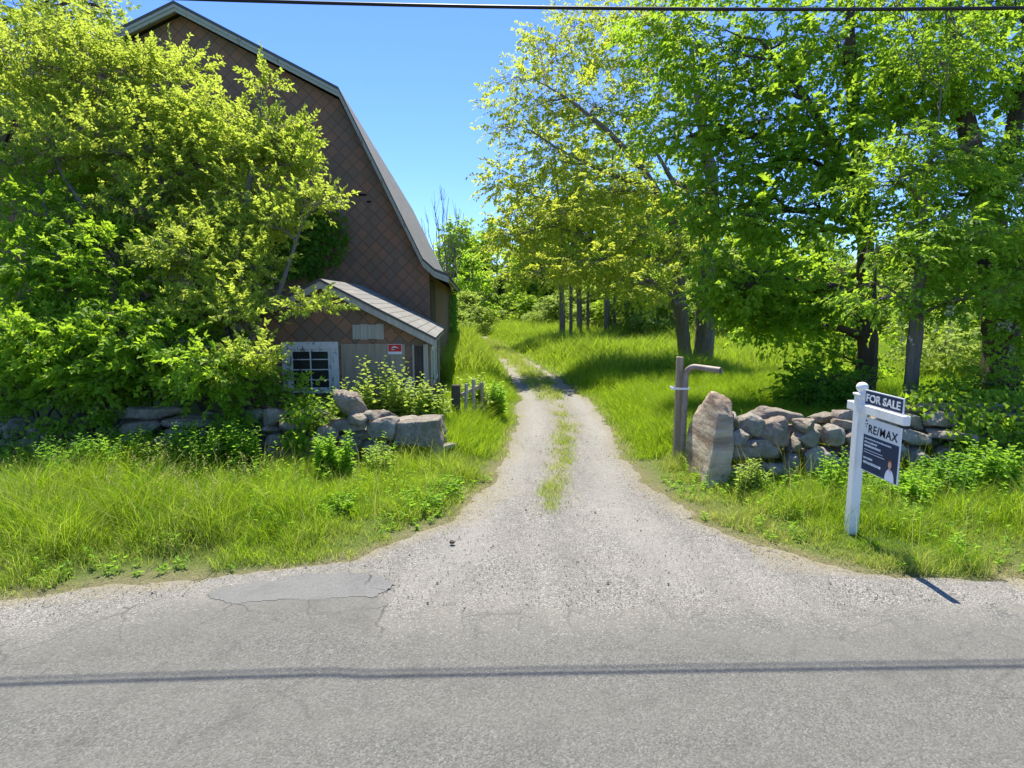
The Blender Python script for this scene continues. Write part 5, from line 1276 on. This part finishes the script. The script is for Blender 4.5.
k = view_ok(qx, qy) & (dd > .12) & (fbm(qx, qy, 1.6) > .47) & (np.hypot(qx - 3.6, qy - 6.1) > .2); qx, qy, dd = qx[k], qy[k], dd[k]
wx = RNG.uniform(-9.5, -1.6, 1100); wy = 8.55 - np.abs(RNG.normal(size=1100)) * .38; k = (fbm(wx, wy, 1.1) > .44) & ~((wx > -3.9) & (wx < -3.3)); wx, wy = wx[k], wy[k]
qx = np.concatenate([qx, wx]); qy = np.concatenate([qy, wy]); dd = np.concatenate([dd, np.full(len(wx), 9.0)])
for a_, b_, c_ in zip(qx, qy, dd):
    wall_ = c_ > 8.9; hgt = RNG.uniform(.25, .62) if wall_ else min(.40, .06 + .24 * c_ * RNG.uniform(.3, 1.0)); nl = int(RNG.integers(14, 28)) if wall_ else int(RNG.integers(6, 15)); z0 = float(height(a_, b_))
    t = RNG.random(nl); an = RNG.random(nl) * 6.28
    lx_, ly_ = RNG.normal(size=2) * .10 * hgt * 2
    P = np.stack([a_ + lx_ * t, b_ + ly_ * t, z0 + hgt * t], -1)
    leaves(gc, P, np.stack([np.cos(an), np.sin(an), .2 + .6 * t], -1), np.tile([0, 0, 1.], (nl, 1)) + RNG.normal(size=(nl, 3)) * .3, RNG.uniform(.03, .075, nl), RNG.uniform(.010, .030, nl), rnd=np.clip(RNG.normal(size=nl) * .15 + RNG.random(), 0, 1), droop=.3)
o = link('ground_cover', gc.mesh('ground_cover', LEAF_W)); tag(o, 'small broad-leaved weeds growing all through the verge grass', 'weeds', kind='stuff')
o = link('roadside_grass', g.mesh('roadside_grass', GRASS)); tag(o, 'lush green grass on the verges and along the gravel drive', 'grass', kind='stuff')
g = Geo()
x, y = scatter(330000, -8, 32, 18, 50); d = -inside(x, y)
k = view_ok(x, y, 0) & (d > -.02) & (RNG.random(len(x)) < np.clip(.2 + d / .5, .05, 1)) & ~((x < -.5) & (y < 35) & (x < -2.0 - .07 * (y - 16))); x, y, d = x[k], y[k], d[k]
hh = (np.clip(d / 1.2, .25, 1)) * (.30 + .95 * np.clip((fbm(x, y, .35) - .25) * 1.8, 0, 1)) * RNG.uniform(.6, 1.2, len(x))
blades(g, x, y, hh, RNG.uniform(.012, .028, len(x)), np.clip(RNG.normal(size=len(x)) * .18 + .10, 0, .7), .6)
x, y = scatter(60000, 9, 26, 9.3, 18); k = view_ok(x, y, 4); x, y = x[k], y[k]
blades(g, x, y, RNG.uniform(.15, .5, len(x)), RNG.uniform(.012, .022, len(x)), np.zeros(len(x)), .45)
o = link('meadow_grass', g.mesh('meadow_grass', GRASS)); tag(o, 'tall green meadow grass beyond the right wall', 'grass', kind='stuff')

# ------------------------------------------------------------------ loose stones and straw on the gravel
m = NT('loose_gravel'); g_ = m.attr('rnd')
m.base(m.ramp(g_, [(0, (.09, .083, .072)), (.4, (.20, .186, .157)), (.75, (.29, .27, .23)), (1, (.48, .455, .40))]), .9); PEB = m.m
g = Geo(); octv = np.array([[1, 0, 0], [-1, 0, 0], [0, 1, 0], [0, -1, 0], [0, 0, 1], [0, 0, -1.]]); octt = np.array([[0, 2, 4], [2, 1, 4], [1, 3, 4], [3, 0, 4], [2, 0, 5], [1, 2, 5], [3, 1, 5], [0, 3, 5]])
x, y = scatter(20000, -5, 6, 4.3, 11); s = inside(x, y)
k = (s > -.05) & (y > road_edge(x) - .35) & (RNG.random(len(x)) < np.where(y > road_edge(x) + .05, 1, np.clip(1 - (road_edge(x) - y) / .3, 0, 1) * .8) * np.where(fbm(x, y, 1.3) > .5, 1, .4)); x, y = x[k], y[k]; n = len(x)
sz = RNG.uniform(.003, .008, n) * np.where(RNG.random(n) < .03, 2.0, 1)
V = octv[None] * (sz[:, None, None] * RNG.uniform(.6, 1.3, (n, 6, 1))) * np.array([1, 1, .65]) + np.stack([x, y, np.maximum(height(x, y) + .014, .010) + sz * .4], -1)[:, None]
g.add(V.reshape(-1, 3), (octt[None] + np.arange(n)[:, None, None] * 6).reshape(-1, 3), np.repeat(RNG.random(n), 6))
o = link('loose_gravel', g.mesh('loose_gravel', PEB)); tag(o, 'loose pale stones scattered over the gravel drive', 'gravel', kind='stuff')
STRAW = leaf_mat('straw', (.32, .27, .13), (.48, .42, .22), (.4, .34, .16), .25)
g = Geo(); x, y = scatter(60000, -6, 7, 4.0, 8); s = inside(x, y)
k = (np.abs(s - .08) < .28) & (RNG.random(len(x)) < np.where((x > 2.4) & (fbm(x, y, 1.4) > .42), .8, .22)); x, y = x[k], y[k]; n = len(x)
a = RNG.random(n) * 6.28; P = np.stack([x, y, np.maximum(height(x, y) + .018, .016)], -1); D = np.stack([np.cos(a), np.sin(a), RNG.uniform(0, .15, n)], -1)
leaves(g, P, D, np.tile([0, 0, 1.], (n, 1)), RNG.uniform(.03, .09, n), .005, droop=.02)
o = link('straw_litter', g.mesh('straw_litter', STRAW)); tag(o, 'dry yellow straw litter along the edge of the gravel', 'straw', kind='stuff')
o = link('stone', rock_mesh('stone', (.07, .06, .04), .2, 5, mat=DARKWOOD)); o.location = (-.62, 5.92, .03); tag(o, 'single dark stone lying on the gravel by the left verge', 'stone')
